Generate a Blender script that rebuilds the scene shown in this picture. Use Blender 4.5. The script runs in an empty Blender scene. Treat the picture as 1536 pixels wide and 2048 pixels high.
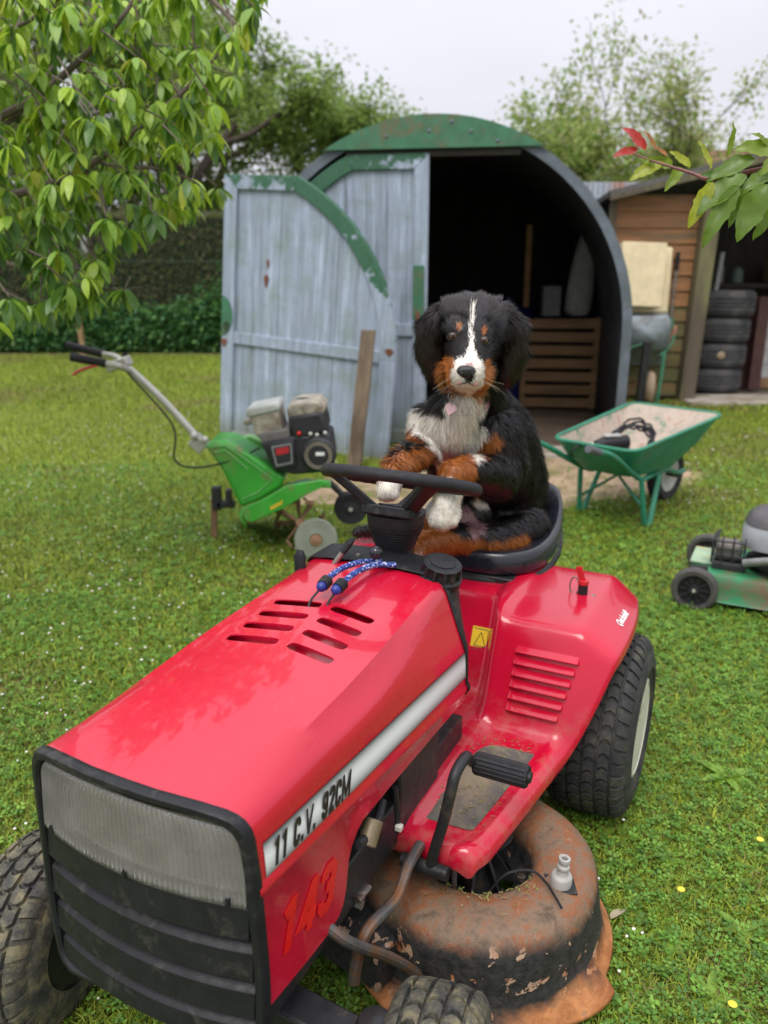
import bpy, bmesh, math, random
import numpy as np
from mathutils import Vector, Matrix, Quaternion, noise as mnoise
from mathutils.bvhtree import BVHTree
random.seed(7); rng = np.random.default_rng(7)
R = math.radians
scene = bpy.context.scene
COL = scene.collection

# ---------------------------------------------------------------- camera, sky, sun, exposure
CAM_H, CAM_PITCH, CAM_F = 1.44, R(16.8), 1600.0          # metres, radians, focal length in pixels of a 1536x2048 frame
cam = bpy.data.cameras.new('camera')
cam.sensor_fit = 'VERTICAL'; cam.sensor_height = 24.0; cam.lens = CAM_F / 2048 * 24.0
cam.clip_start = 0.05; cam.clip_end = 600
cam.dof.use_dof = True; cam.dof.focus_distance = 1.55; cam.dof.aperture_fstop = 2.1
cam_o = bpy.data.objects.new('camera', cam); COL.objects.link(cam_o)
cam_o.location = (0, 0, CAM_H); cam_o.rotation_euler = (R(90) - CAM_PITCH, 0, 0)
scene.camera = cam_o
scene.view_settings.view_transform = 'Standard'; scene.view_settings.look = 'None'
scene.view_settings.exposure = 0.36; scene.view_settings.gamma = 1.0
SUN_EL, SUN_AZ = R(58), R(200)                             # azimuth measured clockwise from +Y
world = bpy.data.worlds.new('World'); scene.world = world; world.use_nodes = True
wt = world.node_tree; wt.nodes.clear()
def wn(t, **k):
    n = wt.nodes.new(t)
    for a, b in k.items(): setattr(n, a, b)
    return n
w_out = wn('ShaderNodeOutputWorld'); w_bg = wn('ShaderNodeBackground')
w_sky = wn('ShaderNodeTexSky', sky_type='NISHITA', sun_disc=False)
w_sky.sun_elevation = SUN_EL; w_sky.sun_rotation = SUN_AZ; w_sky.air_density = 1.0; w_sky.dust_density = 3.0
# overcast: an even cloud layer about twice as bright overhead as at the horizon, mixed over the clear sky
w_tc = wn('ShaderNodeTexCoord'); w_sep = wn('ShaderNodeSeparateXYZ')
wt.links.new(w_tc.outputs['Generated'], w_sep.inputs[0])
w_map = wn('ShaderNodeMapRange'); w_map.inputs['From Min'].default_value = 0.0; w_map.inputs['From Max'].default_value = 1.0
w_map.inputs['To Min'].default_value = 6.5; w_map.inputs['To Max'].default_value = 18.0
w_abs = wn('ShaderNodeMath', operation='MAXIMUM'); w_abs.inputs[1].default_value = 0.0; wt.links.new(w_sep.outputs['Z'], w_abs.inputs[0])
w_pow = wn('ShaderNodeMath', operation='POWER'); w_pow.inputs[1].default_value = 1.8; wt.links.new(w_abs.outputs[0], w_pow.inputs[0]); wt.links.new(w_pow.outputs[0], w_map.inputs['Value'])
w_noise = wn('ShaderNodeTexNoise'); w_noise.inputs['Scale'].default_value = 2.2; w_noise.inputs['Detail'].default_value = 5
w_mp = wn('ShaderNodeMapping'); w_mp.inputs['Scale'].default_value = (1, 1, 3.2)
wt.links.new(w_tc.outputs['Generated'], w_mp.inputs['Vector']); wt.links.new(w_mp.outputs[0], w_noise.inputs['Vector'])
w_nr = wn('ShaderNodeMapRange'); w_nr.inputs['From Min'].default_value = .3; w_nr.inputs['From Max'].default_value = .7
w_nr.inputs['To Min'].default_value = .93; w_nr.inputs['To Max'].default_value = 1.06
wt.links.new(w_noise.outputs['Fac'], w_nr.inputs['Value'])
w_mul = wn('ShaderNodeMath', operation='MULTIPLY'); wt.links.new(w_map.outputs[0], w_mul.inputs[0]); wt.links.new(w_nr.outputs[0], w_mul.inputs[1])
w_col = wn('ShaderNodeVectorMath', operation='SCALE'); w_col.inputs[0].default_value = (0.975, 0.975, 1.06)
wt.links.new(w_mul.outputs[0], w_col.inputs['Scale'])
w_mix = wn('ShaderNodeMix', data_type='RGBA'); w_mix.inputs['Factor'].default_value = 0.93
wt.links.new(w_sky.outputs[0], w_mix.inputs['A']); wt.links.new(w_col.outputs[0], w_mix.inputs['B'])
wt.links.new(w_mix.outputs['Result'], w_bg.inputs['Color']); w_bg.inputs['Strength'].default_value = 0.1
wt.links.new(w_bg.outputs[0], w_out.inputs['Surface'])
sun_l = bpy.data.lights.new('sun', 'SUN'); sun_l.energy = 1.5; sun_l.angle = R(28); sun_l.color = (1.0, 0.96, 0.9)
sun_o = bpy.data.objects.new('sun', sun_l); COL.objects.link(sun_o)
_sd = Vector((math.sin(SUN_AZ) * math.cos(SUN_EL), math.cos(SUN_AZ) * math.cos(SUN_EL), math.sin(SUN_EL)))
sun_o.rotation_euler = _sd.to_track_quat('Z', 'Y').to_euler(); sun_o.location = _sd * 30

# ---------------------------------------------------------------- where things stand: from a sight line to a real distance
_c, _s = math.cos(CAM_PITCH), math.sin(CAM_PITCH)
def _ray(u, v):
    a = (u - 768) / CAM_F; b = (v - 1024) / CAM_F
    return Vector((a, _c - b * _s, -_s - b * _c))
def at(u, v, Y):
    r = _ray(u, v); return Vector((0, 0, CAM_H)) + r * (Y / r.y)
def ground(u, v, z=0.0):
    r = _ray(u, v); return Vector((0, 0, CAM_H)) + r * ((z - CAM_H) / r.z)

# ---------------------------------------------------------------- objects
def tag(o, label=None, cat=None, group=None, kind=None):
    if label: o['label'] = label
    if cat: o['category'] = cat
    if group: o['group'] = group
    if kind: o['kind'] = kind
    return o
def thing(name, label, cat, loc=(0, 0, 0), rz=0.0, group=None):
    o = bpy.data.objects.new(name, None); o.empty_display_size = .1; COL.objects.link(o)
    o.location = loc; o.rotation_euler = (0, 0, rz)
    return tag(o, label, cat, group)

class MB:
    def __init__(s): s.v = []; s.f = []
    def add(s, vs, fs):
        b = len(s.v); s.v += [tuple(p) for p in vs]; s.f += [tuple(i + b for i in f) for f in fs]; return s
    def box(s, c, d, rot=None, taper=1.0):
        x, y, z = d[0] / 2, d[1] / 2, d[2] / 2
        P = [(-x, -y, -z), (x, -y, -z), (x, y, -z), (-x, y, -z), (-x * taper, -y * taper, z), (x * taper, -y * taper, z), (x * taper, y * taper, z), (-x * taper, y * taper, z)]
        P = [Vector(p) for p in P]
        if rot is not None: P = [rot @ p for p in P]
        c = Vector(c)
        return s.add([p + c for p in P], [(3, 2, 1, 0), (4, 5, 6, 7), (0, 1, 5, 4), (1, 2, 6, 5), (2, 3, 7, 6), (3, 0, 4, 7)])
    def tube(s, pts, r, n=10, closed=False, caps=True, flat=1.0):
        P = [Vector(p) for p in pts]; m = len(P)
        rs = [r] * m if not hasattr(r, '__len__') else list(r)
        T = []
        for i in range(m):
            a = P[(i - 1) % m] if (closed or i > 0) else P[i]; b = P[(i + 1) % m] if (closed or i < m - 1) else P[i]
            T.append((b - a).normalized())
        up = Vector((0, 0, 1)) if abs(T[0].z) < .9 else Vector((1, 0, 0))
        u = T[0].cross(up).normalized(); rings = []
        for i in range(m):
            if i: q = T[i - 1].rotation_difference(T[i]); u = (q @ u).normalized()
            w = T[i].cross(u).normalized()
            rings.append([P[i] + (u * math.cos(2 * math.pi * k / n) + w * flat * math.sin(2 * math.pi * k / n)) * rs[i] for k in range(n)])
        return s.loft(rings, True, caps and not closed, closed)
    def loft(s, rings, ring_closed=True, caps=False, closed=False):
        b = len(s.v); n = len(rings[0]); m = len(rings)
        for r in rings: s.v += [tuple(p) for p in r]
        for i in range(m if closed else m - 1):
            j = (i + 1) % m
            for k in range(n if ring_closed else n - 1):
                l = (k + 1) % n
                s.f.append((b + i * n + k, b + i * n + l, b + j * n + l, b + j * n + k))
        if caps:
            s.f.append(tuple(b + k for k in reversed(range(n)))); s.f.append(tuple(b + (m - 1) * n + k for k in range(n)))
        return s
    def lathe(s, prof, n=32, mat=None, closed=False):
        mat = mat or Matrix()
        rings = [[mat @ Vector((r * math.cos(2 * math.pi * k / n), r * math.sin(2 * math.pi * k / n), z)) for k in range(n)] for r, z in prof]
        return s.loft(rings, True, not closed, closed)
    def prism(s, poly, z0, z1, mat=None):
        mat = mat or Matrix(); n = len(poly)
        V = [mat @ Vector((x, y, z0)) for x, y in poly] + [mat @ Vector((x, y, z1)) for x, y in poly]
        return s.add(V, [tuple(reversed(range(n))), tuple(range(n, 2 * n))] + [(k, (k + 1) % n, n + (k + 1) % n, n + k) for k in range(n)])
    def ball(s, c, r, n=12, m=8, rot=None):
        r = (r, r, r) if not hasattr(r, '__len__') else r; c = Vector(c); rings = []
        for i in range(m + 1):
            ph = math.pi * i / m; q = max(math.sin(ph), 1e-3)
            ring = [Vector((r[0] * q * math.cos(2 * math.pi * k / n), r[1] * q * math.sin(2 * math.pi * k / n), -r[2] * math.cos(ph))) for k in range(n)]
            rings.append([c + (rot @ p if rot is not None else p) for p in ring])
        return s.loft(rings, True, True)
    def build(s, name, mat, parent=None, smooth=35, bevel=0, seg=2, sub=0, solid=0, offset=-1):
        me = bpy.data.meshes.new(name); me.from_pydata(s.v, [], s.f); me.update()
        bm = bmesh.new(); bm.from_mesh(me); bmesh.ops.recalc_face_normals(bm, faces=bm.faces); bm.to_mesh(me); bm.free()
        if smooth:
            me.shade_smooth()
            if smooth < 180: me.set_sharp_from_angle(angle=R(smooth))
        o = bpy.data.objects.new(name, me); COL.objects.link(o)
        if mat: me.materials.append(mat)
        if parent is not None: o.parent = parent
        if solid:
            q = o.modifiers.new('solid', 'SOLIDIFY'); q.thickness = solid; q.offset = offset
        if bevel:
            q = o.modifiers.new('bevel', 'BEVEL'); q.width = bevel; q.segments = seg; q.limit_method = 'ANGLE'; q.angle_limit = R(35); q.harden_normals = False
        if sub:
            q = o.modifiers.new('sub', 'SUBSURF'); q.levels = sub; q.render_levels = sub
        return o
def mesh_np(name, V, Fc, mat, parent=None, smooth=False, col=None):
    """V (n,3), Fc (m,k) arrays -> object; col (n,3) becomes the vertex colour 'Col'"""
    me = bpy.data.meshes.new(name); n = len(V); m, k = Fc.shape
    me.vertices.add(n); me.vertices.foreach_set('co', np.ascontiguousarray(V, np.float32).ravel())
    me.loops.add(m * k); me.loops.foreach_set('vertex_index', np.ascontiguousarray(Fc, np.int32).ravel())
    me.polygons.add(m); me.polygons.foreach_set('loop_start', np.arange(0, m * k, k, dtype=np.int32))
    if smooth: me.polygons.foreach_set('use_smooth', np.ones(m, bool))
    me.update(calc_edges=True)
    if col is not None:
        a = me.color_attributes.new('Col', 'FLOAT_COLOR', 'POINT')
        a.data.foreach_set('color', np.hstack([col, np.ones((n, 1))]).astype(np.float32).ravel())
    me.materials.append(mat)
    o = bpy.data.objects.new(name, me); COL.objects.link(o)
    if parent is not None: o.parent = parent
    return o
def copy_of(o, parent=None, **k):
    c = o.copy(); COL.objects.link(c); c.parent = parent
    for a, b in k.items(): setattr(c, a, b)
    return c
def copy_tree(o, parent=None):
    c = o.copy(); COL.objects.link(c); c.parent = parent
    for ch in [x for x in bpy.data.objects if x.parent == o]: copy_tree(ch, c)
    return c
def smooth_path(pts, n=8, closed=False):
    """Catmull-Rom through the points"""
    P = [Vector(p) for p in pts]; out = []; m = len(P)
    for i in range(m if closed else m - 1):
        p0 = P[(i - 1) % m] if (closed or i > 0) else P[i] * 2 - P[i + 1]
        p1 = P[i]; p2 = P[(i + 1) % m]; p3 = P[(i + 2) % m] if (closed or i < m - 2) else p2 * 2 - p1
        for k in range(n):
            t = k / n
            out.append(.5 * ((2 * p1) + (p2 - p0) * t + (2 * p0 - 5 * p1 + 4 * p2 - p3) * t * t + (3 * p1 - p0 - 3 * p2 + p3) * t ** 3))
    if not closed: out.append(P[-1])
    return out

# ---------------------------------------------------------------- materials
class NT:
    def __init__(s, name):
        s.m = bpy.data.materials.new(name); s.m.use_nodes = True; s.t = s.m.node_tree
        s.b = s.t.nodes['Principled BSDF']
    def n(s, t, **k):
        x = s.t.nodes.new(t)
        for a, b in k.items(): setattr(x, a, b)
        return x
    def l(s, a, b): s.t.links.new(a, b)
    def coord(s, kind='Object', scale=(1, 1, 1)):
        tc = s.n('ShaderNodeTexCoord'); mp = s.n('ShaderNodeMapping'); mp.inputs['Scale'].default_value = scale
        s.l(tc.outputs[kind], mp.inputs['Vector']); return mp.outputs[0]
    def noise(s, vec, scale, detail=4, rough=.55, dist=0):
        x = s.n('ShaderNodeTexNoise'); x.inputs['Scale'].default_value = scale; x.inputs['Detail'].default_value = detail
        x.inputs['Roughness'].default_value = rough; x.inputs['Distortion'].default_value = dist
        s.l(vec, x.inputs['Vector']); return x.outputs['Fac']
    def ramp(s, fac, stops, interp='LINEAR'):
        x = s.n('ShaderNodeValToRGB'); x.color_ramp.interpolation = interp; e = x.color_ramp.elements
        while len(e) < len(stops): e.new(.5)
        for i, (p, c) in enumerate(stops):
            e[i].position = p; e[i].color = (c[0], c[1], c[2], 1) if hasattr(c, '__len__') else (c, c, c, 1)
        s.l(fac, x.inputs[0]); return x.outputs[0]
    def mix(s, fac, a, b, blend='MIX'):
        x = s.n('ShaderNodeMix', data_type='RGBA', blend_type=blend)
        for i, v in (('Factor', fac), ('A', a), ('B', b)):
            if isinstance(v, (int, float)): x.inputs[i].default_value = v
            elif isinstance(v, tuple): x.inputs[i].default_value = (*v, 1)
            else: s.l(v, x.inputs[i])
        return x.outputs['Result']
    def math(s, op, a, b=0.0):
        x = s.n('ShaderNodeMath', operation=op)
        for i, v in ((0, a), (1, b)):
            if isinstance(v, (int, float)): x.inputs[i].default_value = v
            else: s.l(v, x.inputs[i])
        return x.outputs[0]
    def sep(s, vec):
        x = s.n('ShaderNodeSeparateXYZ'); s.l(vec, x.inputs[0]); return x.outputs
    def bump(s, h, strength=.3, dist=.01):
        x = s.n('ShaderNodeBump'); x.inputs['Strength'].default_value = strength; x.inputs['Distance'].default_value = dist
        s.l(h, x.inputs['Height']); s.l(x.outputs[0], s.b.inputs['Normal'])
    def set(s, color=None, rough=None, metal=None, coat=None, spec=None, **k):
        for i, v in (('Base Color', color), ('Roughness', rough), ('Metallic', metal), ('Coat Weight', coat), ('Specular IOR Level', spec)):
            if v is None: continue
            if isinstance(v, (int, float)): s.b.inputs[i].default_value = v
            elif isinstance(v, tuple): s.b.inputs[i].default_value = (*v, 1)
            else: s.l(v, s.b.inputs[i])
        for i, v in k.items(): s.b.inputs[i.replace('_', ' ')].default_value = v
        return s.m
def M(name, c, rough=.5, metal=0.0, var=.2, scale=14, bump=0.0, bscale=None, coat=0.0, dirt=None, dirt_amt=.3, stretch=(1, 1, 1), spec=.5):
    """plain procedural material: colour with uneven tone, uneven gloss, optional dirt and relief"""
    q = NT(name); v = q.coord('Object', stretch); f = q.noise(v, scale, 5, .6)
    col = q.ramp(f, [(.3, tuple(x * (1 - var) for x in c)), (.7, tuple(min(1, x * (1 + var)) for x in c))])
    if dirt:
        g = q.noise(v, scale * .6, 6, .7, .4)
        col = q.mix(q.ramp(g, [(.62 - dirt_amt * .5, 0), (.72 - dirt_amt * .3, 1)]), col, dirt)
    rr = q.ramp(q.noise(v, scale * 2.3, 3), [(.3, max(0, rough - .1)), (.7, min(1, rough + .1))])
    q.set(col, rr, metal, coat, spec)
    if bump: q.bump(q.noise(v, bscale or scale * 6, 4, .6), bump, .004)
    return q.m
def M_vcol(name, rough=.6, trans=0.0, spec=.3, var=0.0, scale=300):
    q = NT(name); a = q.n('ShaderNodeVertexColor'); a.layer_name = 'Col'; c = a.outputs[0]
    if trans:
        q.set(c, rough, spec=spec)
        tr = q.n('ShaderNodeBsdfTranslucent'); q.l(c, tr.inputs['Color'])
        mx = q.n('ShaderNodeMixShader'); mx.inputs[0].default_value = trans
        q.l(q.b.outputs[0], mx.inputs[1]); q.l(tr.outputs[0], mx.inputs[2])
        q.l(mx.outputs[0], q.t.nodes['Material Output'].inputs['Surface'])
    else: q.set(c, rough, spec=spec)
    return q.m
def text_mesh(name, body, size, mat, parent, loc, rot, ext=.0006, sx=1.0, shear=0.0, bold=0.0, align='LEFT'):
    cu = bpy.data.curves.new(name, 'FONT'); cu.body = body; cu.size = size; cu.extrude = ext; cu.shear = shear; cu.offset = bold
    cu.align_x = align; cu.align_y = 'CENTER'; cu.resolution_u = 4
    t = bpy.data.objects.new(name, cu); COL.objects.link(t)
    me = bpy.data.meshes.new_from_object(t.evaluated_get(bpy.context.evaluated_depsgraph_get())); bpy.data.objects.remove(t); bpy.data.curves.remove(cu)
    me.name = name; me.transform(Matrix.Diagonal((sx, 1, 1, 1))); me.materials.clear(); me.materials.append(mat)
    o = bpy.data.objects.new(name, me); COL.objects.link(o); o.parent = parent; o.location = loc; o.rotation_euler = rot
    return o
def lerp(a, b, t): return a + (b - a) * t
def rounded(pts, rad, seg=6):
    out = []; n = len(pts)
    for i in range(n):
        p = Vector(pts[i]); a = (Vector(pts[i - 1]) - p); c_ = (Vector(pts[(i + 1) % n]) - p); r_ = min(rad[i], a.length * .45, c_.length * .45)
        p0 = p + a.normalized() * r_; p1 = p + c_.normalized() * r_
        for k in range(seg + 1):
            t = k / seg; out.append(((1 - t) ** 2) * p0 + 2 * t * (1 - t) * p + t * t * p1)
    return out
BLK = M('black_plastic', (.013, .0135, .0155), .44, 0, .25, 30, .12, 300, dirt=(.045, .043, .038), dirt_amt=.12, spec=.3)
BLKG = M('black_gloss_vinyl', (.012, .014, .020), .22, 0, .3, 12, .06, 160, spec=.6)
BLKM = M('black_chassis_paint', (.020, .020, .021), .42, 0, .3, 18, .15, 90, dirt=(.07, .058, .042), dirt_amt=.1, spec=.35)
RUB = M('black_rubber', (.017, .017, .019), .6, 0, .25, 40, .2, 200, spec=.32)
STEEL = M('worn_steel', (.34, .33, .31), .4, .85, .25, 30, .2, 120, dirt=(.17, .085, .04), dirt_amt=.3)
RODM = M('rusty_rod', (.12, .115, .11), .5, .6, .3, 24, .2, 120, dirt=(.22, .10, .045), dirt_amt=.34)
GREYP = M('grey_plastic', (.36, .35, .32), .5, 0, .15, 30)
TYREM = NT('tyre_rubber'); v = TYREM.coord(); _n = TYREM.noise(v, 16, 6, .7)
TYREM.set(TYREM.ramp(_n, [(.38, (.022, .023, .027)), (.56, (.045, .044, .038)), (.74, (.115, .108, .055))]), .68, 0, 0, .35)
TYREM.bump(TYREM.noise(v, 120, 4, .7), .5, .003); TYREM = TYREM.m
TYREF = NT('tyre_rubber_muddy'); v = TYREF.coord(); _n = TYREF.noise(v, 30, 6, .7)
TYREF.set(TYREF.ramp(_n, [(.34, (.03, .032, .034)), (.5, (.08, .078, .06)), (.66, (.2, .175, .10))]), .75, 0, 0, .3)
TYREF.bump(TYREF.noise(v, 140, 4, .7), .6, .003); TYREF = TYREF.m
CREAM = M('cream_rim_paint', (.62, .60, .50), .4, 0, .12, 20, .05, 90, dirt=(.25, .18, .1), dirt_amt=.12)


GLY = {'1': [[(.34, 0), (.34, 1)], [(.10, .74), (.34, .92)]], 'C': [[(.5, .66), (.5, .8), (.4, .9), (.2, .9), (.1, .8), (.1, .2), (.2, .1), (.4, .1), (.5, .2), (.5, .34)]], 'V': [[(-.02, 1), (.3, .04)], [(.3, .04), (.62, 1)]],
  '9': [[(.5, .58), (.4, .47), (.2, .47), (.1, .58), (.1, .8), (.2, .9), (.4, .9), (.5, .8), (.5, .2), (.4, .1), (.2, .1), (.1, .2), (.1, .3)]], '2': [[(.1, .70), (.1, .8), (.2, .9), (.4, .9), (.5, .8), (.5, .64), (.12, .12)], [(.03, .1), (.58, .1)]],
  'M': [[(.1, 0), (.1, 1)], [(.1, .98), (.5, .1)], [(.5, .1), (.9, .98)], [(.9, 1), (.9, 0)]], '.': [[(.12, 0), (.12, .2)]], '4': [[(.44, 0), (.44, 1)], [(.42, .95), (.08, .28), (.62, .28)]],
  '3': [[(.1, .70), (.1, .8), (.2, .9), (.4, .9), (.5, .8), (.5, .62), (.4, .52), (.25, .52)], [(.4, .52), (.5, .42), (.5, .2), (.4, .1), (.2, .1), (.1, .2), (.1, .3)]]}
GW = {'M': 1.0, 'V': .62, '.': .32, ' ': .34, '1': .56}
def block_text(name, body, h, mat, parent, loc, rot, sx=1.0, stroke=.19, shear=.0, ext=.0009, gap=.08):
    """bold condensed lettering built from strokes, one flat raised mesh per word mark"""
    b = MB(); x0 = 0.0; lay = 0
    for ch in body:
        for pl in GLY.get(ch, []):
            P = [Vector((x + x0, y)) for x, y in pl]; n = len(P); Lf, Rt = [], []
            for i in range(n):
                a = (P[i] - P[i - 1]).normalized() if i else (P[1] - P[0]).normalized(); c_ = (P[i + 1] - P[i]).normalized() if i < n - 1 else a
                t = (a + c_).normalized(); nn = Vector((-t.y, t.x)); k = stroke * (.72 if ch in 'VM' else 1) / 2 / max(.5, nn.dot(Vector((-a.y, a.x)))); Lf.append(P[i] + nn * k); Rt.append(P[i] - nn * k)
            lay += 1; z0 = ext * (1 + .12 * (lay % 3))
            F3 = lambda p, z: ((p.x + shear * p.y) * h * sx, (p.y - .5) * h, z)
            b.loft([[F3(Lf[i], 0), F3(Rt[i], 0), F3(Rt[i], z0), F3(Lf[i], z0)] for i in range(n)], True, True)
        x0 += GW.get(ch, .6) + gap + .06
    o = b.build(name, mat, parent, smooth=0); o.location = loc; o.rotation_euler = rot; return o

# ---------------------------------------------------------------- lawn
q = NT('lawn_soil'); v = q.coord()
g1 = q.noise(v, 1.3, 6, .7); g2 = q.noise(v, 30, 5, .7)
q.set(q.mix(q.ramp(g1, [(.42, 0), (.72, .7)]), q.ramp(g2, [(.3, (.045, .075, .012)), (.7, (.10, .145, .022))]), q.ramp(g2, [(.3, (.11, .10, .03)), (.7, (.20, .17, .06))])), .9)
b = MB(); rows = []
b.add([(-150, -30, 0), (150, -30, 0), (150, 260, 0), (-150, 260, 0)], [(0, 1, 2, 3)])
lawn = tag(b.build('lawn', q.m, smooth=0), kind='structure')

# ================================================================ arched metal shed with a closed left leaf
def weathered(name, base, streak, green=None, gz=None, gsoft=.25, scale=1.0):
    q = NT(name); v = q.coord('Object', (9, 9, .55)); v2 = q.coord(); g = q.sep(v2)
    s1 = q.noise(v, 2.2 * scale, 6, .65, .2); s2 = q.noise(v2, 5, 6, .65); s3 = q.noise(v2, 26, 4, .7)
    col = q.ramp(s1, [(.30, streak), (.44, base), (.58, tuple(x * 1.2 for x in base)), (.68, tuple(min(1, x * 1.75) for x in base))])
    col = q.mix(q.ramp(s2, [(.46, 0), (.70, .7)]), col, (.21, .27, .235))
    col = q.mix(q.ramp(s3, [(.70, 0), (.76, .8)]), col, (.22, .12, .06))
    low = q.ramp(q.math('ADD', g['Z'], q.math('MULTIPLY', s2, .35)), [(.25, .75), (.48, 0)])
    col = q.mix(low, col, (.14, .15, .07))
    if green:
        h = q.math('MULTIPLY', q.math('ADD', g['Z'], q.math('MULTIPLY', q.math('SUBTRACT', s2, .5), gsoft * 4)), .3)
        col = q.mix(q.ramp(h, [((gz - .03) * .3, 0), ((gz + .03) * .3, 1)]), col, q.ramp(s3, [(.3, tuple(x * .75 for x in green)), (.66, green), (.74, (.16, .13, .07))]))
    q.set(col, .55, 0, 0, .4); q.bump(s1, .15, .004); return q.m
BLUEP = weathered('weathered_blue_paint', (.285, .335, .42), (.15, .19, .21))
BLUEG = weathered('weathered_blue_and_green_paint', (.285, .335, .42), (.15, .19, .21), (.045, .14, .078), 1.62, .85)
GREENP = M('green_paint', (.045, .16, .085), .5, 0, .25, 10, .1, 60, dirt=(.13, .12, .06), dirt_amt=.22)
GREENW = weathered('worn_green_over_blue', (.285, .335, .42), (.15, .19, .21), (.045, .14, .078), 2.18, .35)
GALV = M('galvanised_sheet', (.135, .16, .19), .5, .2, .25, 5, .1, 40, dirt=(.10, .12, .13), dirt_amt=.3)
GALVD = M('shade_dark_sheet', (.045, .052, .06), .6, .2, .3, 5, .1, 40)  # darker copy of the galvanised sheet: interior shade put into the vault's colour
RUSTM = M('rust', (.16, .06, .03), .8, 0, .4, 40, .4, 120)
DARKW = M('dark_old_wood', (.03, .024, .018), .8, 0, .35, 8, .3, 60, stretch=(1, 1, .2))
CONC = M('old_concrete', (.36, .32, .27), .85, 0, .25, 6, .3, 60, dirt=(.2, .16, .1), dirt_amt=.3)
SX, SY, SROT = .38, 6.78, R(-9)
HW, ZS = 1.57, .96
shed = thing('arched_shed', 'arched metal shed with green gable top and open dark doorway behind the puppy', 'shed', (SX, SY, 0), SROT)
def arch(hw, zs, n=40, z0=0.0): return [(-hw, z0)] + [(-hw * math.cos(a), zs + hw * math.sin(a)) for a in (math.pi * k / n for k in range(n + 1))] + [(hw, z0)]
b = MB(); ring_out = arch(HW, ZS); ring_in = arch(HW - .012, ZS)
ys = np.linspace(0, 4.65, 79)
b.loft([[(x * (1 + .006 * math.sin(y * 2 * math.pi / .12 * .5)), y, z * (1 + .004 * math.sin(y * 2 * math.pi / .24))) for x, z in ring_out] for y in ys], False)
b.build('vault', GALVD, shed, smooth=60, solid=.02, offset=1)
b = MB()   # front rim angle
ri = arch(HW - .035, ZS, 40); ro = arch(HW + .04, ZS, 40)
for (x0, z0), (x1, z1) in ():
    pass
b.loft([[(x, y, z) for x, z in r_] for r_, y in ((ro, -.06), (ro, .05), (arch(HW + .01, ZS), .05), (arch(HW + .01, ZS), -.02), (ri, -.02), (ri, -.06))], False, False, True)
b.build('front_rim', GALV, shed, smooth=40)
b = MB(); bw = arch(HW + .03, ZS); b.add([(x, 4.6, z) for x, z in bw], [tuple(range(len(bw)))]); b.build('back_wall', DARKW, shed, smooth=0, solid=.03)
b = MB(); b.add([(-HW, 0, .004), (HW, 0, .004), (HW, 4.58, .004), (-HW, 4.58, .004)], [(0, 1, 2, 3)]); b.build('dirt_floor', M('packed_earth', (.10, .068, .045), .9, 0, .3, 4, .3, 40), shed, smooth=0)
# green gable segment
ztop_ = 2.34
seg = [(x, z) for x, z in arch(HW + .05, ZS, 80) if z > ztop_]
b = MB(); poly = [(seg[0][0] - .03, ztop_)] + seg + [(seg[-1][0] + .03, ztop_)]
b.prism(poly, .065, .10, Matrix(((1, 0, 0, 0), (0, 0, -1, 0), (0, 1, 0, 0), (0, 0, 0, 1)))); gab = b.build('gable_panel', GREENP, shed, smooth=30, bevel=.006)
for x, z in ((-.35, 2.43), (-.02, 2.46), (.3, 2.45), (.15, 2.52), (.5, 2.38)):
    b = MB(); b.ball((x, -.102, z), (.014, .008, .014), 8, 6); b.build('rivet', GALV, gab)
b = MB(); b.box((0, -.03, ztop_ - .03), (1.36, .06, .05)); b.build('lintel', DARKW, shed, bevel=.005)

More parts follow.
